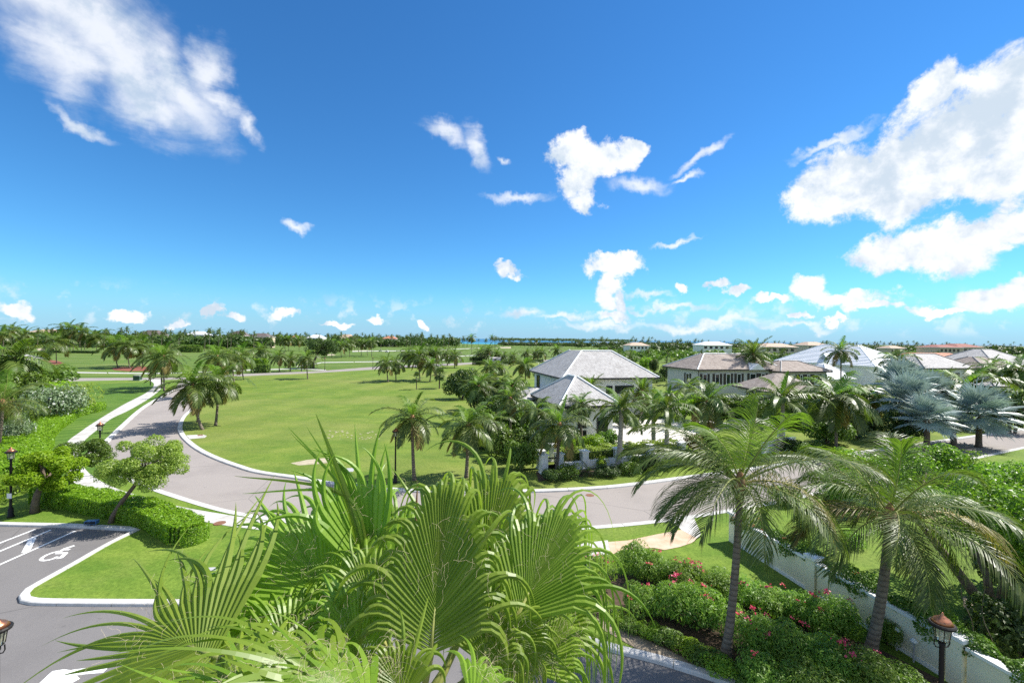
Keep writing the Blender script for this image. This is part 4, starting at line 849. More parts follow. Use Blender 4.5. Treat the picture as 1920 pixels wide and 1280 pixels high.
# --- lawn and garden palms: base px, crown px, crown width px, label
PALMS = [
 (380,807,361,722,108,'curved-trunk coconut palm at the road bend, left of the pair','coco'),(404,799,410,714,98,'straight coconut palm at the road bend, right of the pair','coco'),
 (371,793,372,735,70,'short palm hidden behind the road-bend pair','coco'),(303,728,303,672,80,'tall palm beside the sidewalk, left trunk of two','coco'),(308,734,307,668,70,'tall palm beside the sidewalk, right trunk of two','coco'),
 (457,712,452,668,62,'palm by the clipped hedge beyond the road','coco'),(440,724,436,672,66,'palm behind the road-bend pair, standing in the big lawn','coco'),(416,745,408,668,70,'tall palm rising behind the road-bend pair','coco'),
 (491,680,491,656,44,'palm left of the clipped hedge block','coco'),(524,697,523,668,40,'palm left of the yellowish palm along the cross road','coco'),(544,696,545,673,34,'small yellowish palm along the cross road','coco'),
 (577,711,575,671,46,'lone palm on the big lawn near the cross road','coco'),(728,717,725,681,46,'left palm of the pair on the big lawn','coco'),(742.5,714,742,682,44,'right palm of the pair on the big lawn','coco'),
 (787.5,714,786,667,60,'tallest palm at the right of the big lawn','coco'),(805.6,716,809,684,46,'shorter palm right of the tallest lawn palm','coco'),
 (767.5,689,764,664,38,'palm on the cross road, left of its cluster','coco'),(779,689,778,668,34,'palm in the cluster on the cross road','coco'),(789,689,790,662,40,'palm in the middle of the cross road cluster','coco'),(808,688,806,661,40,'palm right of the cross road cluster','coco'),
 (819,689,817,661,42,'leaning palm by the cart path bend','coco'),(839,685,836,662,36,'palm just right of the cart path bend','coco'),(852,690,852,666,40,'palm above the dark sea grape tree','coco'),
 (904,673,901,662,34,'palm over the round clipped hedge','coco'),(916,677,916,656,34,'slender palm right of the clipped hedge','coco'),(932,677,932,664,30,'palm beside the grey pump shed','coco'),(946,678,945,667,26,'small palm right of the pump shed','coco'),
 (919,712,919,688,46,'palm above the garden trees left of the villa','coco'),(940,704,937,688,38,'bare-fronded palm above the garden trees','coco'),(963,683,962,667,28,'small palm near the far field path','coco'),
 (992,677,987,661,26,'first palm of the row left of the villa roof','coco'),(1004,676,1004,661,28,'second palm of the row left of the villa roof','coco'),(1018,678,1016,660,30,'third palm of the row left of the villa roof','coco'),(1046,669,1045,655,30,'palm just above the villa roof slope','coco'),
 (989,735,984,684,58,'palm close against the left side of the villa','green'),
 (777,902,773,782,112,'coconut palm with hanging fronds over the lawn lamp post','coco'),(874,897,878,797,118,'coconut palm right of the lawn lamp post','coco'),
 (1042,889,1049,796,116,'yellowing coconut palm at the garden gate','coco'),(1014,842,1008,768,88,'green palm behind the garden gate','green'),(1091,834,1089,756,66,'slim palm before the pavilion window','green'),
 (1158,884,1165,768,128,'first royal palm with thick grey trunk at the garden wall','royal'),(1250,873,1251,764,118,'second royal palm with thick grey trunk at the garden wall','royal'),(1226,838,1225,762,92,'royal palm standing inside the courtyard','royal'),
 (1106,786,1107,726,72,'feathery date palm between villa and pavilion','date'),(1204,790,1204,733,84,'bushy date palm right of the villa','date'),
 (896,795,897,724,76,'palm at the left end of the garden thicket','green'),(911,775,911,715,66,'second palm of the garden thicket','green'),(938,778,938,719,66,'third palm of the garden thicket','green'),(960,795,960,724,68,'palm of the thicket closest to the pavilion roof','green'),(957,825,957,747,76,'low pale palm in front of the thicket','coco'),(930,850,928,790,72,'shorter palm at the front of the thicket','green'),
 (1410,745,1412,664,92,'tall date palm in front of the grey villa','date'),(1577,745,1577,658,60,'windblown palm before the white stepped roof','coco'),(1680,750,1680,676,74,'dark windblown palm right of the stepped roof','green'),
 (1568,845,1568,745,150,'large palm with bright centre before the stepped roof','green'),(1462,851,1468,750,150,'royal palm beyond the road behind the near palm','royal'),(1812,800,1812,724,140,'wide palm in front of the glass balcony','green'),
 (1906,765,1905,694,86,'palm at the right edge before the tall grey roof','green'),(1640,800,1636,745,110,'palm left of the silver palms','green'),(1520,800,1516,752,120,'low palm behind the near palm crown','green'),(1860,745,1858,690,60,'small palm beside the glass balcony','coco'),
 (1330,800,1326,752,110,'palm beyond the courtyard behind the near palm','coco'),(1290,770,1290,728,80,'palm by the yellow shrubs at the villa corner','green'),
 (106,681,105,641,62,'lone palm in the red mulch bed at left','coco'),(27,735,27,672,130,'large palm above the left shrubs','green'),
 (221,689,215,648,58,'leftmost palm of the red mulch bed row','coco'),(244,691,238,646,54,'second palm of the red mulch bed row','coco'),(262.5,686,259,650,50,'third palm of the red mulch bed row','coco'),(267.5,689,268,648,50,'fourth palm of the red mulch bed row','coco'),
 (132,659.5,129,617,44,'tallest palm on the left skyline','coco'),(153,660,151,622,40,'palm right of the tallest skyline palm','coco'),(181,660,181,632,46,'palm with spread crown on the left course','coco'),(120,659,114,632,36,'leaning palm left of the tallest skyline palm','coco'),(55,655,46,625,34,'palm before the orange mansion','coco'),(22,664,22,618,34,'tall palm at the far left skyline','coco'),(5,668,5,628,40,'palm at the left picture edge on the skyline','coco'),
 (622.5,669.5,621,646,32,'leftmost palm of the row across the course','coco'),(640,670.5,639,648,30,'second palm of the row across the course','coco'),(656,669,655,643,30,'tall palm of the row across the course','coco'),(677.5,666.5,677,643,28,'palm of the row left of the golf carts','coco'),(689,666.5,688,643,26,'slender palm of the row near the golf carts','coco'),(697,668.5,697,641,28,'palm of the row nearest the golf carts','coco'),(647.5,667,646,647,24,'short palm in the row across the course','coco'),
 (535,658.5,534,637,28,'palm left of the trio on the far course','coco'),(541,658.5,541,636,26,'palm right of the trio on the far course','coco'),(561,657.5,560,637,28,'palm beyond the sea grape tree','coco'),(885,664.5,884,633,22,'tall thin palm against the sea','coco'),(923,655,923,632,14,'tall thin palm at the sea horizon','coco')]
for (bx, by, cx, cy, w, lab, k) in PALMS:
    nm = {'coco': 'coconut_palm', 'green': 'coconut_palm', 'royal': 'royal_palm', 'date': 'date_palm'}[k]; palm(bx, by, cx, cy, w, lab, k, nm)

# --- distant palm belts (nothing tells one from its neighbours)
BELT = [(190,480,20,30,11,15,28,'distant coconut palm in the belt at the left of the course'),(0,200,22,34,12,16,14,'distant coconut palm on the far left course'),
        (480,850,14.5,20,12,15.5,36,'distant coconut palm in the tree belt left of the sea'),(500,720,22,27,9,11,8,'distant coconut palm on the middle fairway'),
        (840,1095,12,17,8,11,24,'distant coconut palm on the point by the sea'),(1090,1320,12,24,9,12.5,24,'distant palm among trees above the villa roofs'),
        (1320,1560,11,22,8.5,12,16,'distant palm around the far white villa'),(1560,1920,9,20,8,12,24,'distant palm on the right skyline')]
for (x0, x1, d0, d1, h0, h1, n, lab) in BELT:
    for i in range(n):
        px = x0 + (x1 - x0) * (i + rnd.uniform(.0, 1)) / n; g = gp(px, yh(px) + rnd.uniform(d0, d1)); far_palm(g.x, g.y, rnd.uniform(h0, h1), lab, 'distant palm belts', rnd.uniform(.95, 1.35))
vb = []; fb_ = []; cvs = [(np.array([v.co[:] for v in m_.vertices]), [tuple(p_.vertices) for p_ in m_.polygons]) for m_ in FARC]; tv = np.array([v.co[:] for v in TRK.vertices]); tf = [tuple(p_.vertices) for p_ in TRK.polygons]; base_i = 0
for i in range(150):
    px = rnd.choice([rnd.uniform(170, 480), rnd.uniform(480, 850), rnd.uniform(840, 1090), rnd.uniform(1090, 1900)]); d_ = rnd.uniform(16, 26) if px < 480 else rnd.uniform(12, 17)
    g = gp(px, yh(px) + d_); h = rnd.uniform(11, 15) if px < 850 else rnd.uniform(9, 12); V_, F_ = cvs[i % 6]; V2 = V_ * rnd.uniform(1, 1.3) + np.array([g.x + .5, g.y, h]); T2 = tv * np.array([1, 1, h / 10]) + np.array([g.x, g.y, 0])
    vb += [V2, T2]; fb_ += [tuple(q + base_i for q in f) for f in F_]; base_i += len(V2); fb_ += [tuple(q + base_i for q in f) for f in tf]; base_i += len(T2)
me = bpy.data.meshes.new('palm_belt'); me.from_pydata(np.concatenate(vb).tolist(), [], fb_); me.materials.append(MATS['frond_far']); tag(ob('palm_belt', me), 'far mass of palms merging along the horizon', 'palm belt', kind='stuff')
for px, d, h in ((1205,11,17),(1222,10.5,17),(1186,12,16.5),(1128,12,15.5),(1852,8,18),(1900,8,17.5),(1700,9,16),(1712,9,16.5),(1650,9,15)):
    g = gp(px, yh(px) + d); far_palm(g.x, g.y, h, 'tall thin palm rising above the right skyline', 'tall skyline palms', 1.3)

# ------------------------------------------------------------------ fan palms
def fanblade(mb, hub, A, N, Rr, S, nseg, droop, fused=.8, fold=.22, costa=.30, steps=10, rr=rnd, free=.5, low=.40, cup=.18, wscale=1.0):
    """pleated fan: segments joined up to 'fused', then free ribbons that bend under their weight"""
    A = A.normalized(); N = (N - A * N.dot(A)).normalized(); B = A.cross(N).normalized(); dth = 2 * S / nseg; nf = max(2, steps // 3)
    for k in range(nseg):
        th = -S + dth * (k + .5); u = abs(th) / S; c0 = costa * Rr * (1 - u)
        st = hub + A * c0; Lf = max(Rr * (fused - (fused - low) * u ** 1.3) - c0 * .9, Rr * .12); Lr = Rr * free * rr.uniform(.5, 1.45); Lf *= rr.uniform(.9, 1.06)
        d = (A * math.cos(th) + B * math.sin(th) + N * cup * u * u).normalized(); tn = (-A * math.sin(th) + B * math.cos(th)).normalized(); nn = d.cross(tn).normalized()
        if nn.dot(N) < 0: nn = -nn
        o = len(mb.v); p = st.copy(); jit = rr.choice([rr.uniform(.25, .8), rr.uniform(.8, 1.5), rr.uniform(.8, 1.5)]); we = 2 * Lf * math.sin(dth / 2) + costa * Rr * dth / S * abs(math.sin(th)) + .012 * Rr
        yaw = rr.uniform(-.5, .5)
        for i in range(steps + 1):
            if i <= nf: s_ = i / nf; w = (.012 * Rr + (we - .012 * Rr) * s_) * 1.03
            else: x = (i - nf) / (steps - nf); w = we * .86 * (1 - x ** 2.2) * (1 - .35 * x) + .0008
            w *= wscale; mb.v += [tuple(p - tn * w * .5), tuple(p + nn * (w * fold)), tuple(p + tn * w * .5)]
            if i == steps: break
            a = o + i * 3; mb.f += [(a, a + 1, a + 4, a + 3), (a + 1, a + 2, a + 5, a + 4)]
            if i < nf: p = p + d * (Lf / nf)
            else:
                x = (i - nf) / (steps - nf); d = (d + Vector((0, 0, -1)) * droop * jit * (.5 + .5 * min(1, 3 * x)) * 5.4 / (steps - nf) + tn * yaw * .25 + WIND * .03 * droop).normalized()
                tn = (tn - d * tn.dot(d)).normalized(); n2 = d.cross(tn).normalized(); nn = n2 if n2.dot(nn) > 0 else -n2
                p = p + d * (Lr / (steps - nf))
    return mb
def fan_type(n, Lp, Rr, S, nseg, droop, seed, mat, down=-35):
    rr = random.Random(seed); out = []
    for i in range(n):
        u = i / (n - 1); a = i * 2.39996 + rr.uniform(-.2, .2); e = R(82 + (down - 82) * u ** .9); d = Vector((math.cos(e) * math.cos(a), math.cos(e) * math.sin(a), math.sin(e)))
        mb = MB(); mb.tube([(0, 0, 0), tuple(d * Lp * .55), tuple(d * Lp + Vector((0, 0, -.04 * Lp)))], [.045, .035, .025], 4, False)
        N = Vector((-math.sin(e) * math.cos(a), -math.sin(e) * math.sin(a), math.cos(e)))
        fanblade(mb, d * Lp, d, N, Rr, S, nseg, droop, steps=7, rr=rr, costa=.10, fused=.55, free=.5, low=.45); out.append(mb.mesh('fan_leaf', mat))
    return out
BIS = fan_type(22, 1.2, 1.5, R(135), 30, .06, 3, 'silver_leaf')
SAB = fan_type(20, .9, 1.0, R(120), 22, .3, 4, 'fan_far', -60)
def fanpalm(bx, by, cx, cy, w, label, ty, name, r=.22, g=None, mat='bark', D=5.2):
    g = g or gp(bx, by); c = at(cx, cy, g.y); off = c - g; root = tag(empty(name, (g.x, g.y, 0)), label, 'palm tree')
    ob('trunk', trunk_mesh(off, r, r * .9, mat=mat, bulge=1.2), root); s = w / (FP / g.y) / D
    for me in ty: ob('fan_leaf', me, root, off, (bx % 7) * .4, s)
    return root
for a in ((1688,815,1690,722,110,'silver palm at the back of the silver group'),(1704,830,1704,750,114,'tallest silver-blue palm of the group'),(1738,845,1738,786,106,'low silver palm at the front of the group'),(1835,838,1836,778,128,'silver-blue palm with dark trunk by the pale driveway'),(1745,800,1748,735,86,'silver palm behind the front ones, centre right'),(1790,840,1786,795,66,'small silver palm between the larger ones')):
    fanpalm(*a, BIS, 'silver_palm', .28)
fanpalm(824,729,824,702,30,'dense little fan palm at the right of the big lawn', SAB, 'fan_palm', .16, D=3.4); fanpalm(781,731,781,708,26,'thin sparse fan palm on the big lawn', SAB[::2], 'fan_palm', .10, D=3.6)

# --- big foreground fan palm right below the balcony
FC = at(775, 1345, 3.1)
fp = tag(empty('fan_palm', (FC.x, FC.y, 0)), 'huge bright green fan palm filling the foreground below the balcony', 'palm tree')
fo = Vector((FC.x, FC.y, 0))
ob('trunk', trunk_mesh(FC - fo + Vector((0, 0, .1)), .24, .17, n=14, rings=40, jig=.05, curve=0), fp)
rrf = random.Random(77)
# hub px, hub Y, apex px, apex Y, normal hint, spread, segments, droop, fused, free, low
FL = [((808,1228),2.75,(838,880),3.05,(.12,-1,.25),64,54,1.5,.84,.46,.30,.50),
      ((965,1166),2.95,(1078,935),3.35,(-.35,-1,.35),52,44,1.7,.82,.80,.45,.42),
      ((888,1130),3.6,(952,862),4.0,(.3,-1,.2),60,42,1.5,.82,.55,.45,.42),
      ((706,1110),3.35,(628,850),3.5,(.6,-1,.25),26,18,.06,.75,.38,.6),
      ((640,1150),3.1,(497,945),3.5,(.5,-1,.6),80,40,.30,.70,.42,.5),
      ((402,1228),2.6,(190,1150),2.9,(.1,-.75,1),88,36,.06,.50,.75,.45),
      ((650,1300),2.1,(470,1190),2.15,(.1,.30,1),66,17,.20,.60,1.2,.5),
      ((958,1185),3.0,(1020,1310),2.9,(.4,-1,.1),95,36,.5,.6,.7,.5),
      ((880,1310),2.3,(965,1255),2.5,(-.4,-1,.8),80,18,.6,.6,.6,.5),
      ((748,1165),3.9,(716,925),4.2,(.1,-1,.3),62,38,1.5,.80,.5,.5,.4),
      ((570,1210),3.3,(420,1085),3.7,(.3,-.9,.8),85,30,.25,.6,.5,.5),
      ((690,1240),2.7,(610,1075),2.9,(.5,-1,.5),75,30,1.3,.7,.6,.45,.35),
      ((560,1350),2.2,(370,1255),2.3,(.0,.30,1),60,15,.16,.55,1.2,.5),
      ((1000,1260),3.1,(1085,1130),3.4,(-.3,-1,.6),70,32,1.6,.7,.7,.45,.35),
      ((860,1205),3.4,(900,985),3.7,(-.2,-1,.3),60,34,1.6,.75,.6,.45,.4),
      ((600,1290),2.6,(440,1215),2.8,(.0,.1,1),80,24,.2,.6,.8,.5),
      ((760,1310),2.3,(690,1190),2.4,(.3,-1,.6),85,24,.6,.65,.6,.45),
      ((720,1205),3.0,(652,1010),3.2,(.4,-1,.4),60,34,1.2,.75,.7,.45,.35),((560,1265),2.8,(470,1115),3.0,(.4,-1,.6),70,28,.5,.65,.7,.5),
      ((905,1245),2.8,(938,1090),3.0,(-.2,-1,.3),70,30,1.6,.7,.8,.45),((480,1295),2.4,(320,1235),2.6,(0,-.1,1),75,22,.15,.55,.9,.5),
      ((1005,1205),3.3,(1105,1050),3.6,(-.3,-1,.4),55,34,1.7,.8,.9,.45,.4),((700,1330),2.0,(560,1225),2.05,(.1,.2,1),70,18,.3,.6,1.1,.5)]
for (h, hy, tp, ty_, nh, S, ns, dr, fu, fr_, lo_, *co_) in FL:
    H_ = at(*h, hy) - fo; T_ = at(*tp, ty_) - fo; A = T_ - H_; mb = MB()
    fanblade(mb, H_, A, Vector(nh), A.length, R(S), ns, dr, fused=fu, steps=18, rr=rrf, free=fr_, low=lo_, fold=.36, costa=co_[0] if co_ else .28)
    lf = ob('fan_leaf', mb.mesh('fan_leaf', 'fan_leaf'), fp)
    B0 = FC - fo; mid = (B0 + H_) * .5 + Vector((0, 0, -.08)); e = H_ + A.normalized() * A.length * .24
    MB().tube([tuple(B0), tuple(mid), tuple(H_), tuple(e)], [.035, .024, .018, .005], 6).build('petiole', 'petiole', lf, smooth=True)
    fm = MB()
    for k in range(60):
        p = H_ + A * rrf.uniform(.35, .75) + A.cross(Vector(nh)).normalized() * A.length * rrf.uniform(-.4, .4) + Vector(nh).normalized() * .02; pts = [p.copy()]; v = Vector((rrf.uniform(-1, 1), rrf.uniform(-1, .2), rrf.uniform(-.6, 1))).normalized()
        for q in range(10): v = (v + Vector((rrf.uniform(-.9, .9), rrf.uniform(-.9, .9), rrf.uniform(-1, .6)))).normalized(); p = p + v * .022; pts.append(p.copy())
        fm.tube(pts, .0006, 3, False)
    fm.build('fibre', 'fibre', lf)['kind'] = 'stuff'
# young spear and its loose threads, seed stalk
for k, (tx, ty2, w) in enumerate(((592,775,.035),(540,800,.018),(545,812,.014),(575,800,.016),(440,892,.022),(455,925,.02))):
    a = at(690, 1080, 3.35) - fo; b = at(650, 930, 3.4) - fo; c = at(tx, ty2, 3.5) - fo; pts = catmull([a, b, c], per=6); sdv = (c - a).cross(Vector((0, -1, .2))).normalized()
    mb = MB(); o = 0
    for i, p in enumerate(pts): ww = w * (1 - (i / (len(pts) - 1)) ** 2) + .001; mb.v += [tuple(p - sdv * ww), tuple(p + Vector((0, -.2 * ww, 0))), tuple(p + sdv * ww)]
    for i in range(len(pts) - 1): q = o + 3 * i; mb.f += [(q, q + 1, q + 4, q + 3), (q + 1, q + 2, q + 5, q + 4)]
    mb.build('spear_leaf', 'fan_leaf', fp)
MB().tube([tuple(at(784, 1120, 3.5) - fo), tuple(at(780, 960, 3.5) - fo), tuple(at(783, 905, 3.5) - fo)], [.014, .01, .004], 6).build('seed_stalk', 'palm_boot', fp)

# ------------------------------------------------------------------ shrubs, hedges, trees
def lump_cloud(nl, leaf, asp, seed, lumps=16, up=0.0, flat=1.0, spread=.62, rl=(.30, .48), low=0.12):
    rr = np.random.default_rng(seed); C = []
    for i in range(lumps):
        a = rr.uniform(0, 6.283); q = spread * math.sqrt(rr.uniform(0, 1)); C.append((q * math.cos(a), q * math.sin(a), rr.uniform(low + .18, .72) * (1 - .25 * q)))
    C = np.array(C); r = rr.uniform(*rl, lumps); k = rr.integers(0, lumps, nl); d = unit(rr.normal(size=(nl, 3)) + np.array([0, 0, .35])); f = rr.uniform(.72, 1.06, nl) ** .6
    P = C[k] + d * (r[k] * f)[:, None] * np.array([1, 1, .72]); keep = P[:, 2] > low * rr.uniform(.1, 1.4, nl); P, d = P[keep], d[keep]
    N = unit(d + rr.normal(size=d.shape) * .5 + np.array([.1, 0, .65])); return P, N, leafquads(P, N, np.full(len(P), leaf), asp, up)
def shrub_set(name, mat, nl, leaf, asp, n=3, up=0.0, **k): return [quads(name, lump_cloud(nl, leaf, asp, 500 + i * 7 + hash(mat) % 1, up=up, **k)[2], mat) for i in range(n)]
OLE = shrub_set('foliage', 'oleander_leaf', 5200, .115, .26, 4, up=1.2, lumps=18)
BRO = shrub_set('foliage', 'broad_leaf', 2600, .12, .55, 4); BRI = shrub_set('foliage', 'bright_leaf', 2600, .10, .6, 3)
DRK = shrub_set('foliage', 'dark_leaf', 2600, .115, .5, 3); YEL = shrub_set('foliage', 'yellow_leaf', 2400, .11, .5, 2)
SIL = shrub_set('foliage', 'silvergreen_leaf', 3600, .075, .55, 2); REDF = shrub_set('foliage', 'red_leaf', 1800, .11, .5, 1)
TRL = shrub_set('foliage', 'tree_leaf', 5000, .075, .5, 2, lumps=30, rl=(.2, .36), spread=.75); OLV = shrub_set('foliage', 'olive_leaf', 3000, .10, .45, 2)
SETS = {'ole': OLE, 'broad': BRO, 'bright': BRI, 'dark': DRK, 'yellow': YEL, 'silver': SIL, 'red': REDF, 'olive': OLV, 'tree': TRL}
def stem_mesh(seed, n=6):
    rr = random.Random(seed); mb = MB()
    for i in range(n):
        a = rr.uniform(0, 6.28); q = rr.uniform(.15, .5); mb.tube([(.06 * math.cos(a), .06 * math.sin(a), -.05), (q * .5 * math.cos(a), q * .5 * math.sin(a), .3), (q * math.cos(a), q * math.sin(a), .62)], [.03, .022, .01], 5, False)
    return mb.mesh('stem', 'bark')
STEM = [stem_mesh(i) for i in range(3)]
def flower_mesh(mat, seed, n=11, s=.035, r=.075):
    rr = np.random.default_rng(seed); P = rr.normal(size=(n, 3)) * r * np.array([1, 1, .5]); return quads('flower_cluster', leafquads(P, unit(rr.normal(size=(n, 3)) + np.array([0, -.3, .9])), np.full(n, s * 2), .9), mat)
PINK = [flower_mesh('pink_petal', i) for i in range(3)]; CORAL = [flower_mesh('coral_petal', 10 + i) for i in range(3)]
sc_ = [0]
def shrub(x, y, r, h, kind, label, group=None, name='shrub', flowers=0, fl=None, z=.1, cat='shrub', ry=None):
    sc_[0] += 1; i = sc_[0]; root = tag(empty(name, (x, y, z)), label, cat, group); st = SETS[kind]; s = (r / .98, (ry or r) / .98, h / .98)
    ob('foliage', st[i % len(st)], root, None, (i * 1.7) % 6.28, s); ob('stem', STEM[i % 3], root, None, i, s)
    for k in range(flowers):
        a = rnd.uniform(0, 6.28); q = rnd.uniform(.2, .8); ob('flower_cluster', (fl or PINK)[k % 3], root, (r * q * math.cos(a), r * q * math.sin(a), h * (1.02 - .5 * q * q) + rnd.uniform(-.05, .08)), rnd.uniform(0, 6), rnd.uniform(.75, 1.3))['kind'] = 'stuff'
    return root
OL = [(1110,1112,1.2,1.9,5,'pink-flowering oleander half hidden by the fan palm leaves'),(1195,1080,1.15,1.75,1,'oleander at the end of the tan paving bay'),(1240,1086,1.1,1.5,2,'oleander in the back row, second from the paving bay'),(1288,1098,1.2,1.5,6,'oleander with a cluster of pink flowers in the back row'),
      (1345,1112,1.2,1.4,3,'back row oleander left of the leaning palm trunk'),(1402,1128,1.2,1.35,1,'back row oleander just right of the leaning palm trunk'),(1455,1146,1.2,1.35,2,'back row oleander below the cream wall pillar'),(1512,1166,1.2,1.4,5,'pink-dotted back row oleander beside the cream wall'),(1566,1186,1.1,1.5,5,'oleander left of the wall palm trunk'),
      (1205,1152,.95,1.35,2,'front row oleander with bare stems near the kerb'),(1268,1160,1.2,1.7,6,'front row oleander with pink tips'),(1330,1178,1.25,1.65,3,'front row oleander left of the leaning palm base'),(1412,1222,1.1,1.45,6,'front row oleander right of the leaning palm base'),(1480,1242,1.2,1.5,3,'rounded oleander in the lower right bed'),
      (1548,1262,1.2,1.3,3,'low oleander below the wall palm trunk'),(1440,1296,1.1,1.2,1,'oleander at the bottom edge right of the kerb'),(1620,1290,1.2,1.25,2,'oleander at the bottom edge below the wall palm'),(1540,1325,1.3,1.3,0,'oleander cut by the bottom edge'),(1700,1318,1.1,1.1,0,'oleander at the bottom right by the lamp post'),(1662,1206,.7,1.1,2,'small oleander against the cream wall right of the palm')]
for (x, y, r, h, nf, lab) in OL: g = gp(x, y + (7 if 'back row' in lab else 0), .1); k_ = .88 if 'back row' in lab else .95; shrub(g.x, g.y, r * k_, h * k_, 'ole', lab, None, 'oleander_shrub', nf)
for i, (x, y, r, h) in enumerate([(1142,1152,.5,.45),(1160,1168,.45,.4),(1182,1182,.5,.45),(1215,1192,.6,.5),(1250,1205,.6,.5),(1290,1222,.65,.5),(1322,1240,.6,.5),(1350,1262,.7,.55),(1395,1275,.6,.5)]):
    g = gp(x, y, .1); shrub(g.x, g.y, r, h, 'bright' if i % 2 else 'broad', ['first', 'second', 'third', 'fourth', 'fifth', 'sixth', 'seventh', 'eighth', 'ninth'][i] + ' low green clump along the kerb bed counting from the fan palm', 'groundcover clumps by the kerb', 'groundcover_clump')
# vine along the cream wall
def path_cloud(name, f, n, leaf, asp, mat): P, N = f(n); return quads(name, leafquads(P, N, np.full(len(P), leaf), asp), mat)
def vine(n):
    s = nrg.uniform(-.2, 12.6, n); a = nrg.uniform(-.5, 3.6, n); rr_ = nrg.uniform(.25, 1.0, n) ** .5 * (.42 + .18 * np.sin(s * 2.1) + .12 * np.sin(s * 5.3 + 1)); o = .28 + np.cos(a) * rr_ * 1.15; z = 1.5 + np.sin(a) * rr_ * .8 - np.maximum(0, -o) * .5
    N = np.stack([np.zeros(n), np.cos(a), np.sin(a)], 1) + nrg.normal(size=(n, 3)) * .5; P = np.stack([WA.x + dW.x * s - dW.y * o, WA.y + dW.y * s + dW.x * o, z], 1); return P - np.array([WA.x, WA.y, 0]), N
vr = tag(empty('flowering_vine', (WA.x, WA.y, 0)), 'leafy vine with coral flowers trailing over the cream wall', 'vine')
ob('foliage', path_cloud('foliage', vine, 15000, .10, .6, 'broad_leaf'), vr)
for k in range(26): s = rnd.choice([rnd.uniform(-.1, 1.6), rnd.uniform(1.5, 7)]); p = wallpt(s, rnd.uniform(-.3, .3), 0) - Vector((WA.x, WA.y, 0)); ob('flower_cluster', CORAL[k % 3], vr, (p.x, p.y, rnd.uniform(1.25, 1.95)), k, .9)['kind'] = 'stuff'
for k, (s, o) in enumerate(((9.0, 1.0), (10.0, 1.1), (10.6, 1.0))):
    p = wallpt(s, o) - Vector((WA.x, WA.y, 0)); pts = [p + Vector((math.sin(q * .9 + k) * .12, q * .05, 1.4 + q * .28)) for q in range(8)]; MB().tube(pts, .012, 4).build('tendril', 'bark', vr)
    P = np.repeat(np.array([tuple(q) for q in pts]), 9, 0) + nrg.normal(size=(72, 3)) * .05; ob('tendril_leaf', quads('tendril_leaf', leafquads(P, unit(nrg.normal(size=P.shape)), np.full(72, .08), .6), 'dark_leaf'), vr)

def hedge(name, label, px, width, height, leaf, dens, mat, z=.1, lump=.12, smooth=True, ctr=None, core='dark_leaf'):
    C = ctr or pxs(px, z); C = catmull(C, per=10) if smooth else C; C = resample(C, .15); o = C[0].copy(); P0 = np.array([(p.x, p.y) for p in C]); T = np.gradient(P0, axis=0); T /= np.linalg.norm(T, axis=1, keepdims=True); Nn = np.stack([-T[:, 1], T[:, 0]], 1)
    Lg = .15 * len(C); per = width + 2 * height; n = int(Lg * per * dens); i = nrg.integers(0, len(C), n); u = nrg.uniform(0, per, n); jit = nrg.uniform(-.07, .07, n)
    q = np.where(u < height, -width / 2, np.where(u > height + width, width / 2, u - height - width / 2)); z_ = np.where(u < height, u, np.where(u > height + width, per - u, height))
    ed = np.minimum(i, len(C) - 1 - i) * .15; rf = np.sqrt(np.clip(ed / (width * .5), .35, 1)); q = q * rf
    ph = P0[i][:, 0] * 2.3 + P0[i][:, 1] * 1.7; bump = (np.sin(ph) + np.sin(ph * 2.7 + q * 3)) * lump * .35
    N = np.stack([Nn[i][:, 0] * np.sign(q) * ((u < height) | (u > height + width)), Nn[i][:, 1] * np.sign(q) * ((u < height) | (u > height + width)), ((u >= height) & (u <= height + width)) * 1.0], 1) + nrg.normal(size=(n, 3)) * .45
    X = P0[i] + Nn[i] * (q * (1 + bump))[:, None] + T[i] * nrg.uniform(-.1, .1, n)[:, None]; P = np.stack([X[:, 0] - o.x, X[:, 1] - o.y, z_ * (1 + bump * .6) + jit], 1)
    for e_, sg_ in ((0, -1), (len(C) - 1, 1)):
        ne = int(width * height * dens * 1.1); qe = nrg.uniform(-.5, .5, ne) * width * .9; ze = nrg.uniform(0, 1, ne) * height; be = (1 - (qe / (width * .5)) ** 2) * .25 * width
        Xe = P0[e_] + Nn[e_] * qe[:, None] + T[e_] * (sg_ * be)[:, None]; P = np.concatenate([P, np.stack([Xe[:, 0] - o.x, Xe[:, 1] - o.y, ze], 1)]); N = np.concatenate([N, np.concatenate([np.repeat((T[e_] * sg_)[None], ne, 0), np.full((ne, 1), .2)], 1) + nrg.normal(size=(ne, 3)) * .45])
    n = len(P); root = tag(empty(name, (o.x, o.y, z)), label, 'hedge'); ob('foliage', quads('foliage', leafquads(P, N, np.full(n, leaf), .6), mat), root)
    cm = MB(); k = max(1, len(C) // 30); m_ = int(min(width * .5, .15 * len(C) * .2) / .15); idx = list(range(m_, len(C) - m_, k)) 
    for j in idx:
        w = width * .40 * max(.35, min(1, min(j, len(C) - 1 - j) * .15 / (width * .5)) ** .5); a = P0[j] - np.array([o.x, o.y])
        for sg, zz in ((-1, .0), (-1, height * .86), (1, height * .86), (1, 0)): cm.v.append((a[0] + Nn[j][0] * w * sg, a[1] + Nn[j][1] * w * sg, zz))
    for j in range(len(idx) - 1):
        for s in range(3): b = j * 4 + s; cm.f.append((b, b + 4, b + 5, b + 1))
    if len(idx) > 1: e = (len(idx) - 1) * 4; cm.f += [(0, 1, 2, 3), (e + 3, e + 2, e + 1, e)]
    cm.build('branch_core', core, root); return root
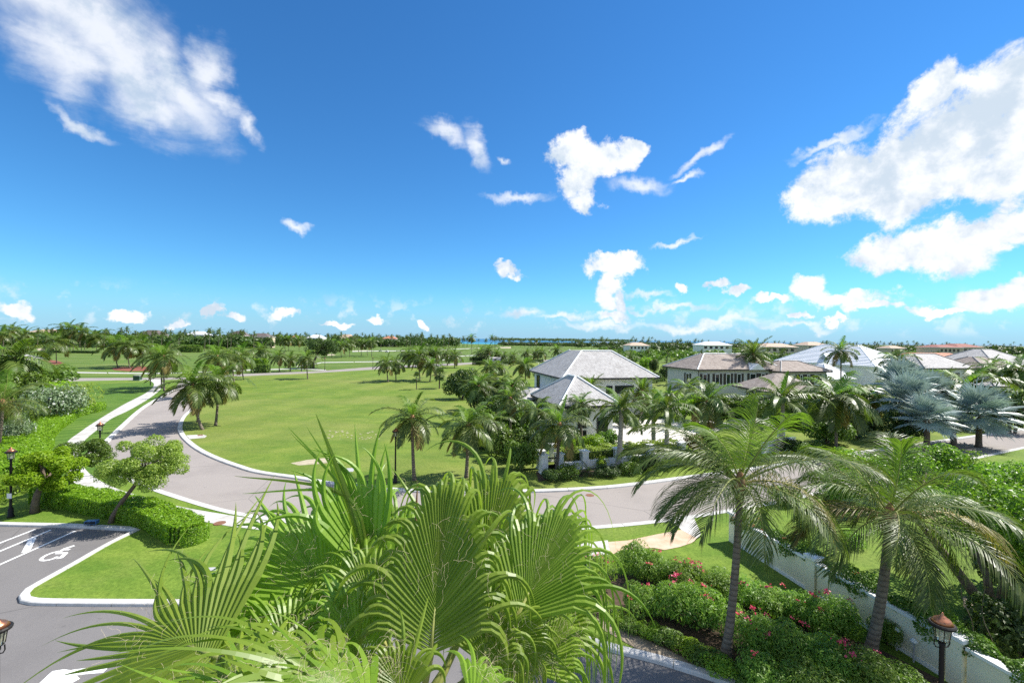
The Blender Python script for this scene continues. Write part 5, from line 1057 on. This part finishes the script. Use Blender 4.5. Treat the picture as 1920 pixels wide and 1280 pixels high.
hedge('hedge', 'clipped green hedge curling between lawn and sidewalk', [(82,938),(118,944),(160,950),(205,960),(250,970),(295,984),(328,1000),(352,1012),(364,1017)], 1.6, .95, .13, 380, 'bright_leaf')
hedge('hedge', 'bright green low hedge sweeping along the left lawn', [(-40,905),(20,876),(48,846),(56,822),(85,800),(125,781),(165,770),(172,766)], 3.6, .85, .20, 110, 'bright_leaf', lump=.2)
hedge('hedge', 'bright groundcover behind the round tree on the left', [(-60,950),(0,915),(40,905)], 4.0, .7, .18, 110, 'bright_leaf', lump=.2)
a, b = PW[3] + Vector((.2, 1.3, 0)), PW[7] + Vector((0, 1.3, 0)); hedge('hedge', 'yellow-green croton hedge behind the white railing', None, 1.6, 1.35, .16, 190, 'olive_leaf', ctr=[a.lerp(b, k / 8) for k in range(9)], lump=.35)
hedge('hedge', 'clipped hedge block beside the far cross road', [(476,698),(501,698)], 3.0, 2.4, .5, 20, 'broad_leaf', smooth=False); hedge('hedge', 'tall clipped hedge block behind the cross road', [(472,686),(498,686)], 3.0, 2.6, .5, 20, 'bright_leaf', smooth=False)
hedge('hedge', 'round clipped hedge on the far lawn under a palm', [(884,676),(909,676)], 3.5, 1.7, .5, 20, 'dark_leaf', smooth=False); hedge('hedge', 'long low dark hedge beyond the big lawn', [(888,684),(955,683.5)], 2.0, 1.4, .5, 20, 'dark_leaf', smooth=False)
hedge('hedge', 'long low hedge at the far end of the field', [(955,681),(1016,678.5)], 2.0, 1.2, .5, 20, 'dark_leaf', smooth=False)
hedge('hedge', 'dark low hedge line under the left skyline palms', [(104,661),(182,662)], 2.2, 1.2, .6, 14, 'dark_leaf', smooth=False)
hedge('hedge', 'bushy hedge under the palm belt left of centre', [(325,660),(375,660)], 5, 4.2, .9, 9, 'broad_leaf', smooth=False, lump=.4)
g = gp(929, 678); r = tag(empty('pump_shed', (g.x, g.y, 0)), 'small grey utility shed on the far field', 'shed'); MB().box(-2.6, 2.6, -1.2, 1.2, 0, 1.7).build('wall', 'wall_grey', r); MB().add([(-2.8, -1.4, 1.7), (2.8, -1.4, 1.7), (2.8, 1.4, 1.7), (-2.8, 1.4, 1.7), (-2.8, 0, 2.3), (2.8, 0, 2.3)], [(0, 1, 5, 4), (2, 3, 4, 5), (0, 4, 3), (1, 2, 5), (0, 3, 2, 1)]).build('roof', 'shingle_grey', r); MB().box(-.5, .5, -1.26, -1.21, 0, 1.5).build('door', 'fascia_dark', r)

# planted beds: px base, half width px, height px, kind, label
BED = [(1036,902,17,22,'dark','dark shrub at the foot of the gate pillar'),(1066,897,20,30,'broad','broad shrub right of the garden gate'),(1138,893,22,24,'dark','dark shrub left of the first royal palm'),(1128,876,12,20,'yellow','pale yellow shrub by the low white wall'),
       (1180,888,20,26,'broad','shrub right of the first royal palm'),(1190,872,12,20,'olive','yellowish shrub by the wall right of the first royal palm'),(1216,882,20,30,'dark','dark bushy shrub left of the second royal palm'),(1246,878,14,16,'broad','shrub at the foot of the second royal palm'),(1270,872,16,20,'broad','shrub right of the second royal palm'),(1292,866,14,18,'dark','last shrub of the wall bed near the driveway'),
       (95,790,70,72,'silver','large silvery oleander with white flowers on the left'),(142,775,36,56,'olive','shrub with reddish base right of the white oleander'),(40,752,52,62,'broad','big green shrub at the far left'),(85,722,50,40,'broad','green shrub below the lone mulch bed palm'),(20,720,42,44,'dark','dark shrub at the left edge under the large palm'),(85,745,40,30,'yellow','yellow-green shrub behind the white oleander'),
       (10,790,30,46,'red','reddish shrub at the left edge'),(135,765,16,18,'red','small reddish shrub beside the white oleander'),(20,830,42,46,'silver','grey-green shrub at the left edge above the lamp post'),(155,770,16,24,'bright','bright shrub at the end of the left hedge'),
       (865,748,34,62,'dark','dark round sea grape tree left of the thicket'),(893,770,34,56,'dark','dark shrub mass in the garden thicket, left'),(905,812,30,46,'broad','green shrub at the lawn edge of the thicket'),(925,838,34,54,'bright','bright leafy shrub in the thicket'),(950,862,38,64,'broad','large leafy shrub in the thicket before the gate'),(978,880,32,58,'broad','shrub left of the gate pillars'),(990,858,30,62,'dark','dark shrub behind the gate pillars'),(930,800,40,60,'dark','dark foliage in the middle of the thicket'),(965,815,40,60,'broad','green foliage beside the pavilion'),(985,780,34,52,'olive','olive shrub at the corner of the side wing'),(915,770,40,50,'broad','shrub among the thicket palms'),(945,770,40,50,'dark','dark shrub behind the thicket palms'),(885,730,30,34,'olive','olive shrub at the back of the thicket'),(960,745,36,38,'broad','shrub between thicket and villa'),(900,840,20,26,'broad','low shrub at the lawn corner'),
       (1075,850,28,30,'yellow','yellow-green shrub inside the garden wall'),(1110,848,30,34,'bright','bright shrub before the pavilion door'),(1140,842,26,40,'broad','shrub at the pavilion right corner'),(1170,800,22,30,'dark','dark shrub at the courtyard edge'),
       (1255,782,36,52,'yellow','yellow-leaved shrub at the grey villa corner'),(1300,790,40,50,'yellow','yellow shrub row below the shuttered windows'),(1220,778,34,50,'olive','olive shrub left of the grey villa'),(1345,795,44,56,'broad','green shrubs before the grey villa'),(1395,800,44,60,'dark','dark shrubs before the garden pavilion'),(1450,790,44,52,'broad','shrub at the garden pavilion front'),(1500,800,50,62,'dark','dark shrub behind the near palm crown'),(1550,830,50,50,'broad','shrub under the bright-centred palm'),(1600,820,50,70,'dark','dark shrub left of the silver palms'),(1640,790,44,70,'broad','tall shrub behind the silver palms'),(1770,790,50,80,'broad','green tree mass between silver palms and balcony'),(1860,800,50,70,'olive','olive tree right of the wide palm'),(1900,810,44,80,'dark','dark tree at the right edge'),(1480,850,30,30,'dark','dark shrub on the far roadside'),(1520,858,30,30,'broad','low shrub on the far roadside'),(1300,850,24,40,'red','reddish shrub at the driveway entrance'),(1325,850,26,44,'broad','green shrub at the driveway entrance'),(1720,770,44,50,'dark','dark foliage behind the silver palms'),(1690,830,40,60,'dark','dark foliage under the silver palms'),(1340,740,26,22,'yellow','yellow shrub under the villa windows'),
       (1590,905,34,60,'yellow','yellow-green croton by the road behind the palm fronds'),(1470,945,30,34,'bright','bright shrub on the garden side of the cream wall'),(1560,960,36,44,'dark','dark shrub in the walled garden'),(1602,1022,18,26,'bright','leafy frangipani shrub in the walled garden')]
for (x, y, w, h, k, lab) in BED:
    g = gp(x, y, .1); s = FP / g.y; shrub(g.x, g.y, w / s * 1.1, h / s * 1.05, k, lab, ry=max(w / s, 1.2) * .9 if w / s < 3 else w / s * .8)
# sago rosettes in the wall bed
def rosette(x, y, s, label):
    g = gp(x, y, .1); root = tag(empty('sago_palm', (g.x, g.y, .1)), label, 'cycad'); MB().lathe([(.14, 0), (.17, .2), (.1, .4)], 8).build('trunk', 'bark', root)
    for me in DATE[0][2::2]: ob('frond', me, root, (0, 0, .35), 0, s)
rosette(1103, 892, .42, 'dark sago rosette in the bed before the wall'); rosette(1215, 876, .34, 'small sago rosette left of the second royal palm'); rosette(1555, 862, .4, 'sago rosette on the far roadside')

def tree(name, label, base, pts, rad, C, rc, nl, leaf, asp, mat, limbs=14, cat='tree', bark='bark'):
    root = tag(empty(name, base), label, cat); b = Vector(base); ob('trunk', MB().tube([Vector(p) for p in pts], rad, 10).mesh('trunk', bark, True), root)
    C = np.array(C); k = nrg.integers(0, len(C), nl); d = unit(nrg.normal(size=(nl, 3)) + np.array([0, 0, .3])); f = nrg.uniform(.35, 1.0, nl) ** .5
    P = C[k] + d * (np.array(rc)[k] * f)[:, None] * np.array([1, 1, .75]); N = unit(d + nrg.normal(size=d.shape) * .7 + np.array([0, 0, .4]))
    ob('crown', quads('crown', leafquads(P, N, np.full(nl, leaf), asp), mat), root)
    top = Vector(pts[-1])
    for i in range(min(limbs, len(C))):
        c = Vector(C[i]); m = top.lerp(c, .5) + Vector((0, 0, .12)); MB().tube([top + Vector((0, 0, -.05)), m, c], [rad[-1] * .7, rad[-1] * .4, .012], 6).build('limb', bark, root)
    return root
def clumps(n, c, rx, ry, rz_, r0, r1, seed, hollow=.4):
    rr = random.Random(seed); out = []; rc = []
    while len(out) < n:
        v = Vector((rr.uniform(-1, 1), rr.uniform(-1, 1), rr.uniform(-1, 1)))
        if hollow < v.length < 1: out.append((c[0] + v.x * rx, c[1] + v.y * ry, c[2] + v.z * rz_)); rc.append(rr.uniform(r0, r1))
    return out, rc
g = gp(207, 980, .1); C, rc = clumps(46, (1.75, .2, 3.45), 2.1, 1.9, 1.45, .38, .66, 3)
tree('small_tree', 'leaning tree with airy yellow-green crown beside the sidewalk', g, [(0, 0, -.1), (.12, .02, .4), (.6, .05, 1.2), (1.25, .12, 2.1), (1.6, .2, 2.7)], [.16, .13, .12, .10, .08], C, rc, 24000, .12, .45, 'olive_leaf', 16)
g = gp(65, 960, .1); C, rc = clumps(34, (.4, .3, 2.5), 1.55, 1.5, 1.15, .38, .6, 4, .55)
tree('small_tree', 'dense bright lime-green round tree by the lamp post', g, [(0, 0, -.1), (.02, 0, .5), (.1, .05, 1.1), (.3, .2, 1.7)], [.26, .2, .17, .13], C, rc, 17000, .15, .55, 'yellow_leaf', 12)
g = gp(128, 930, .1); C, rc = clumps(28, (.2, .6, 2.6), 1.7, 1.5, 1.0, .4, .6, 5, .5)
tree('small_tree', 'darker green tree just behind the lime-green one', g, [(0, 0, -.1), (.05, .1, .8), (.1, .3, 1.8)], [.18, .14, .1], C, rc, 8000, .14, .5, 'broad_leaf', 10)
g = gp(1859, 1158, .1); C, rc = clumps(70, (-.6, 1.8, 4.6), 4.4, 4.2, 1.5, .5, .9, 6, .3); C2, rc2 = clumps(26, (2.2, -1.2, 2.6), 2.2, 2.4, 2.2, .5, .8, 9, .2)
tr = tree('garden_tree', 'spreading dark-limbed tree with glossy green crown at the right', g, [(0, 0, -.1), (-.5, .25, .9), (-1.3, .6, 2.2), (-2.2, 1.0, 3.6)], [.24, .19, .15, .11], C + C2, rc + rc2, 34000, .15, .5, 'tree_leaf', 18)
for q in ([(.2, .1, -.1), (.4, .6, 1.4), (.2, 1.4, 3.4)], [(.6, .3, -.1), (1.3, .7, 1.6), (1.8, 1.4, 3.4)], [(.5, -.1, -.1), (1.0, -.4, 1.5), (2.0, -.8, 3.2)]): MB().tube(q, [.17, .13, .08], 8).build('trunk', 'bark', tr, smooth=True)
for (x, y, r, h, k, lab) in ((1905,1110,1.7,2.6,'dark','dark understorey shrub at the right edge below the tree'),(1880,1190,1.2,1.4,'dark','dark shrub at the foot of the garden tree'),(1915,1240,1.5,2.2,'dark','dark shrub behind the sweeping wall end'),(1900,960,2.2,3.8,'tree','bright foliage mass at the right edge above the road'),(1790,905,2.0,3.2,'tree','bright foliage between road and walled garden'),(1720,900,1.6,2.4,'broad','green shrub on the roadside behind the wall palm')):
    g = gp(x, y, .1); shrub(g.x, g.y, r, h, k, lab)
g = gp(587, 690); C, rc = clumps(30, (3.2, 0, 7.4), 6.0, 4.5, 2.4, 1.2, 2.0, 8, .3)
tree('wind_tree', 'windswept broad tree behind the lawn palm by the cross road', g, [(0, 0, -.1), (.2, 0, 2.2), (1.5, 0, 5.0)], [.5, .4, .28], C, rc, 5000, .55, .5, 'dark_leaf', 10)

# --- garden trees and shrubs among the villas, woodland on the skyline
FOOT = [(7.1,63.6,15.2,16.4),(5,47.6,7.2,10.6),(34.2,83.7,19.5,11.4),(50.6,85.5,12.2,9),(38.6,69.5,10.4,9.6),(85.6,107,14.6,30),(66.5,96,8,9),(93.5,103,16.5,14),(108.5,104,12.5,12),(94,88.5,9.5,6),(132,146,30,18),(128.5,120.5,20,18)]
def clear_of(x, y, m):
    for ox, oy, W, D in FOOT:
        dx, dy = x - ox, y - oy; u = dx * math.cos(RZ) + dy * math.sin(RZ); v = -dx * math.sin(RZ) + dy * math.cos(RZ)
        if -m < u < W + m and -m < v < D + m: return False
    return True
n = 0
while n < 84:
    y = rnd.uniform(52, 190); x = rnd.uniform(.18, 1.12) * y
    if x < 14 or not clear_of(x, y, 2.2): continue
    if y < 60 and x > 45: continue
    if 5 < x - 10 < 14 and 40 < y < 58: continue
    n += 1; hgt = rnd.uniform(1.6, 3.6) if y < 100 else rnd.uniform(3, 5.5); kd = rnd.choice(['broad', 'dark', 'dark', 'broad', 'olive', 'bright']); shrub(x, y, rnd.uniform(1.6, 3.0), hgt, kd, {'broad': 'mid green', 'dark': 'dark green', 'olive': 'pale olive', 'bright': 'bright green'}[kd] + (' garden shrub among the nearer villas' if y < 100 else ' garden shrub behind the villas'), 'garden shrubs between the villas')
n = 0
while n < 36:
    y = rnd.uniform(70, 230); x = rnd.uniform(.16, 1.12) * y
    if x < 12 or not clear_of(x, y, 2.0): continue
    n += 1; h = rnd.uniform(3.6, 5.2) if y < 120 else rnd.uniform(5, 7.5); far_palm(x, y, h, 'garden palm growing among the villa roofs', 'garden palms among the villas', rnd.uniform(.8, 1.1), name='garden_palm')
def woodland(name, label, spots, mat, leaf=2.4, per=120):
    P, N = [], []
    for (x, y, r, h) in spots:
        d = unit(nrg.normal(size=(per, 3)) + np.array([0, -.25, .45])); f = nrg.uniform(.6, 1.0, (per, 1)); P.append(np.array([x, y, h * .5]) + d * f * np.array([r, r, h * .52])); N.append(d + nrg.normal(size=(per, 3)) * .5)
    P = np.concatenate(P); P[:, 2] = np.maximum(P[:, 2], .1); return tag(ob(name, quads(name, leafquads(P, np.concatenate(N), np.full(len(P), leaf), .7), mat)), label, 'woodland', kind='stuff')
sp = []
for i in range(620):
    px = rnd.uniform(-150, 860); d = rnd.uniform(12.5, 17) if px > 470 else rnd.uniform(14, 25); g = gp(px, yh(px) + d); sp.append((g.x, g.y, rnd.uniform(5, 10), rnd.uniform(8, 13.5 if px > 470 else 12.5)))
for (l, r, yb, ye, yr, Y, rf, wl, lab) in FAR:
    if l > 1000: continue
    Y = 560 if l > 500 else 430; e = at(l, ye, Y).z
    for k in range(7): px = l - 6 + (r - l + 12) * k / 6; p = at(px, ye, Y - 22); sp.append((p.x + rnd.uniform(-2, 2), Y - rnd.uniform(16, 26), rnd.uniform(4, 7), max(5, e * rnd.uniform(.75, 1.0))))
woodland('woodland', 'dark belt of coastal trees along the left horizon', sp, 'dark_leaf')
sp = []
for i in range(620):
    px = rnd.uniform(1080, 2080); d = rnd.uniform(10, 24); g = gp(px, yh(px) + d)
    if d > 15 and px < 1130: continue
    sp.append((g.x, g.y, rnd.uniform(4, 9), rnd.uniform(4, 9.5)))
woodland('woodland', 'dark green trees filling the ground behind the villas', sp, 'dark_leaf')
sp = []
for i in range(150):
    px = rnd.uniform(940, 1100); d = rnd.uniform(10.2, 12.5); g = gp(px, yh(px) + d); sp.append((g.x, g.y, rnd.uniform(6, 11), rnd.uniform(3.5, 6.0)))
woodland('woodland', 'low trees on the spit beside the bay', sp, 'dark_leaf')
sp = []
for i in range(300):
    px = rnd.uniform(1130, 2060); d = rnd.uniform(23, 44); g = gp(px, yh(px) + d)
    if clear_of(g.x, g.y, 4): sp.append((g.x, g.y, rnd.uniform(3, 6), rnd.uniform(3, 6)))
woodland('woodland', 'garden trees filling the gaps between the far villas', sp, 'broad_leaf', 1.3, 130)
poly('far_shore', [(-200, 5200), (600, 5000), (1400, 4700), (1500, 5600), (200, 6200)], -1.0, M_lawn.name, 'thin far shore across the bay')
sp = [(rnd.uniform(-150, 1350), rnd.uniform(5000, 5300), rnd.uniform(25, 60), rnd.uniform(14, 26)) for i in range(220)]
woodland('woodland', 'thin line of trees on the far shore', sp, 'dark_leaf', 9.0, 30)
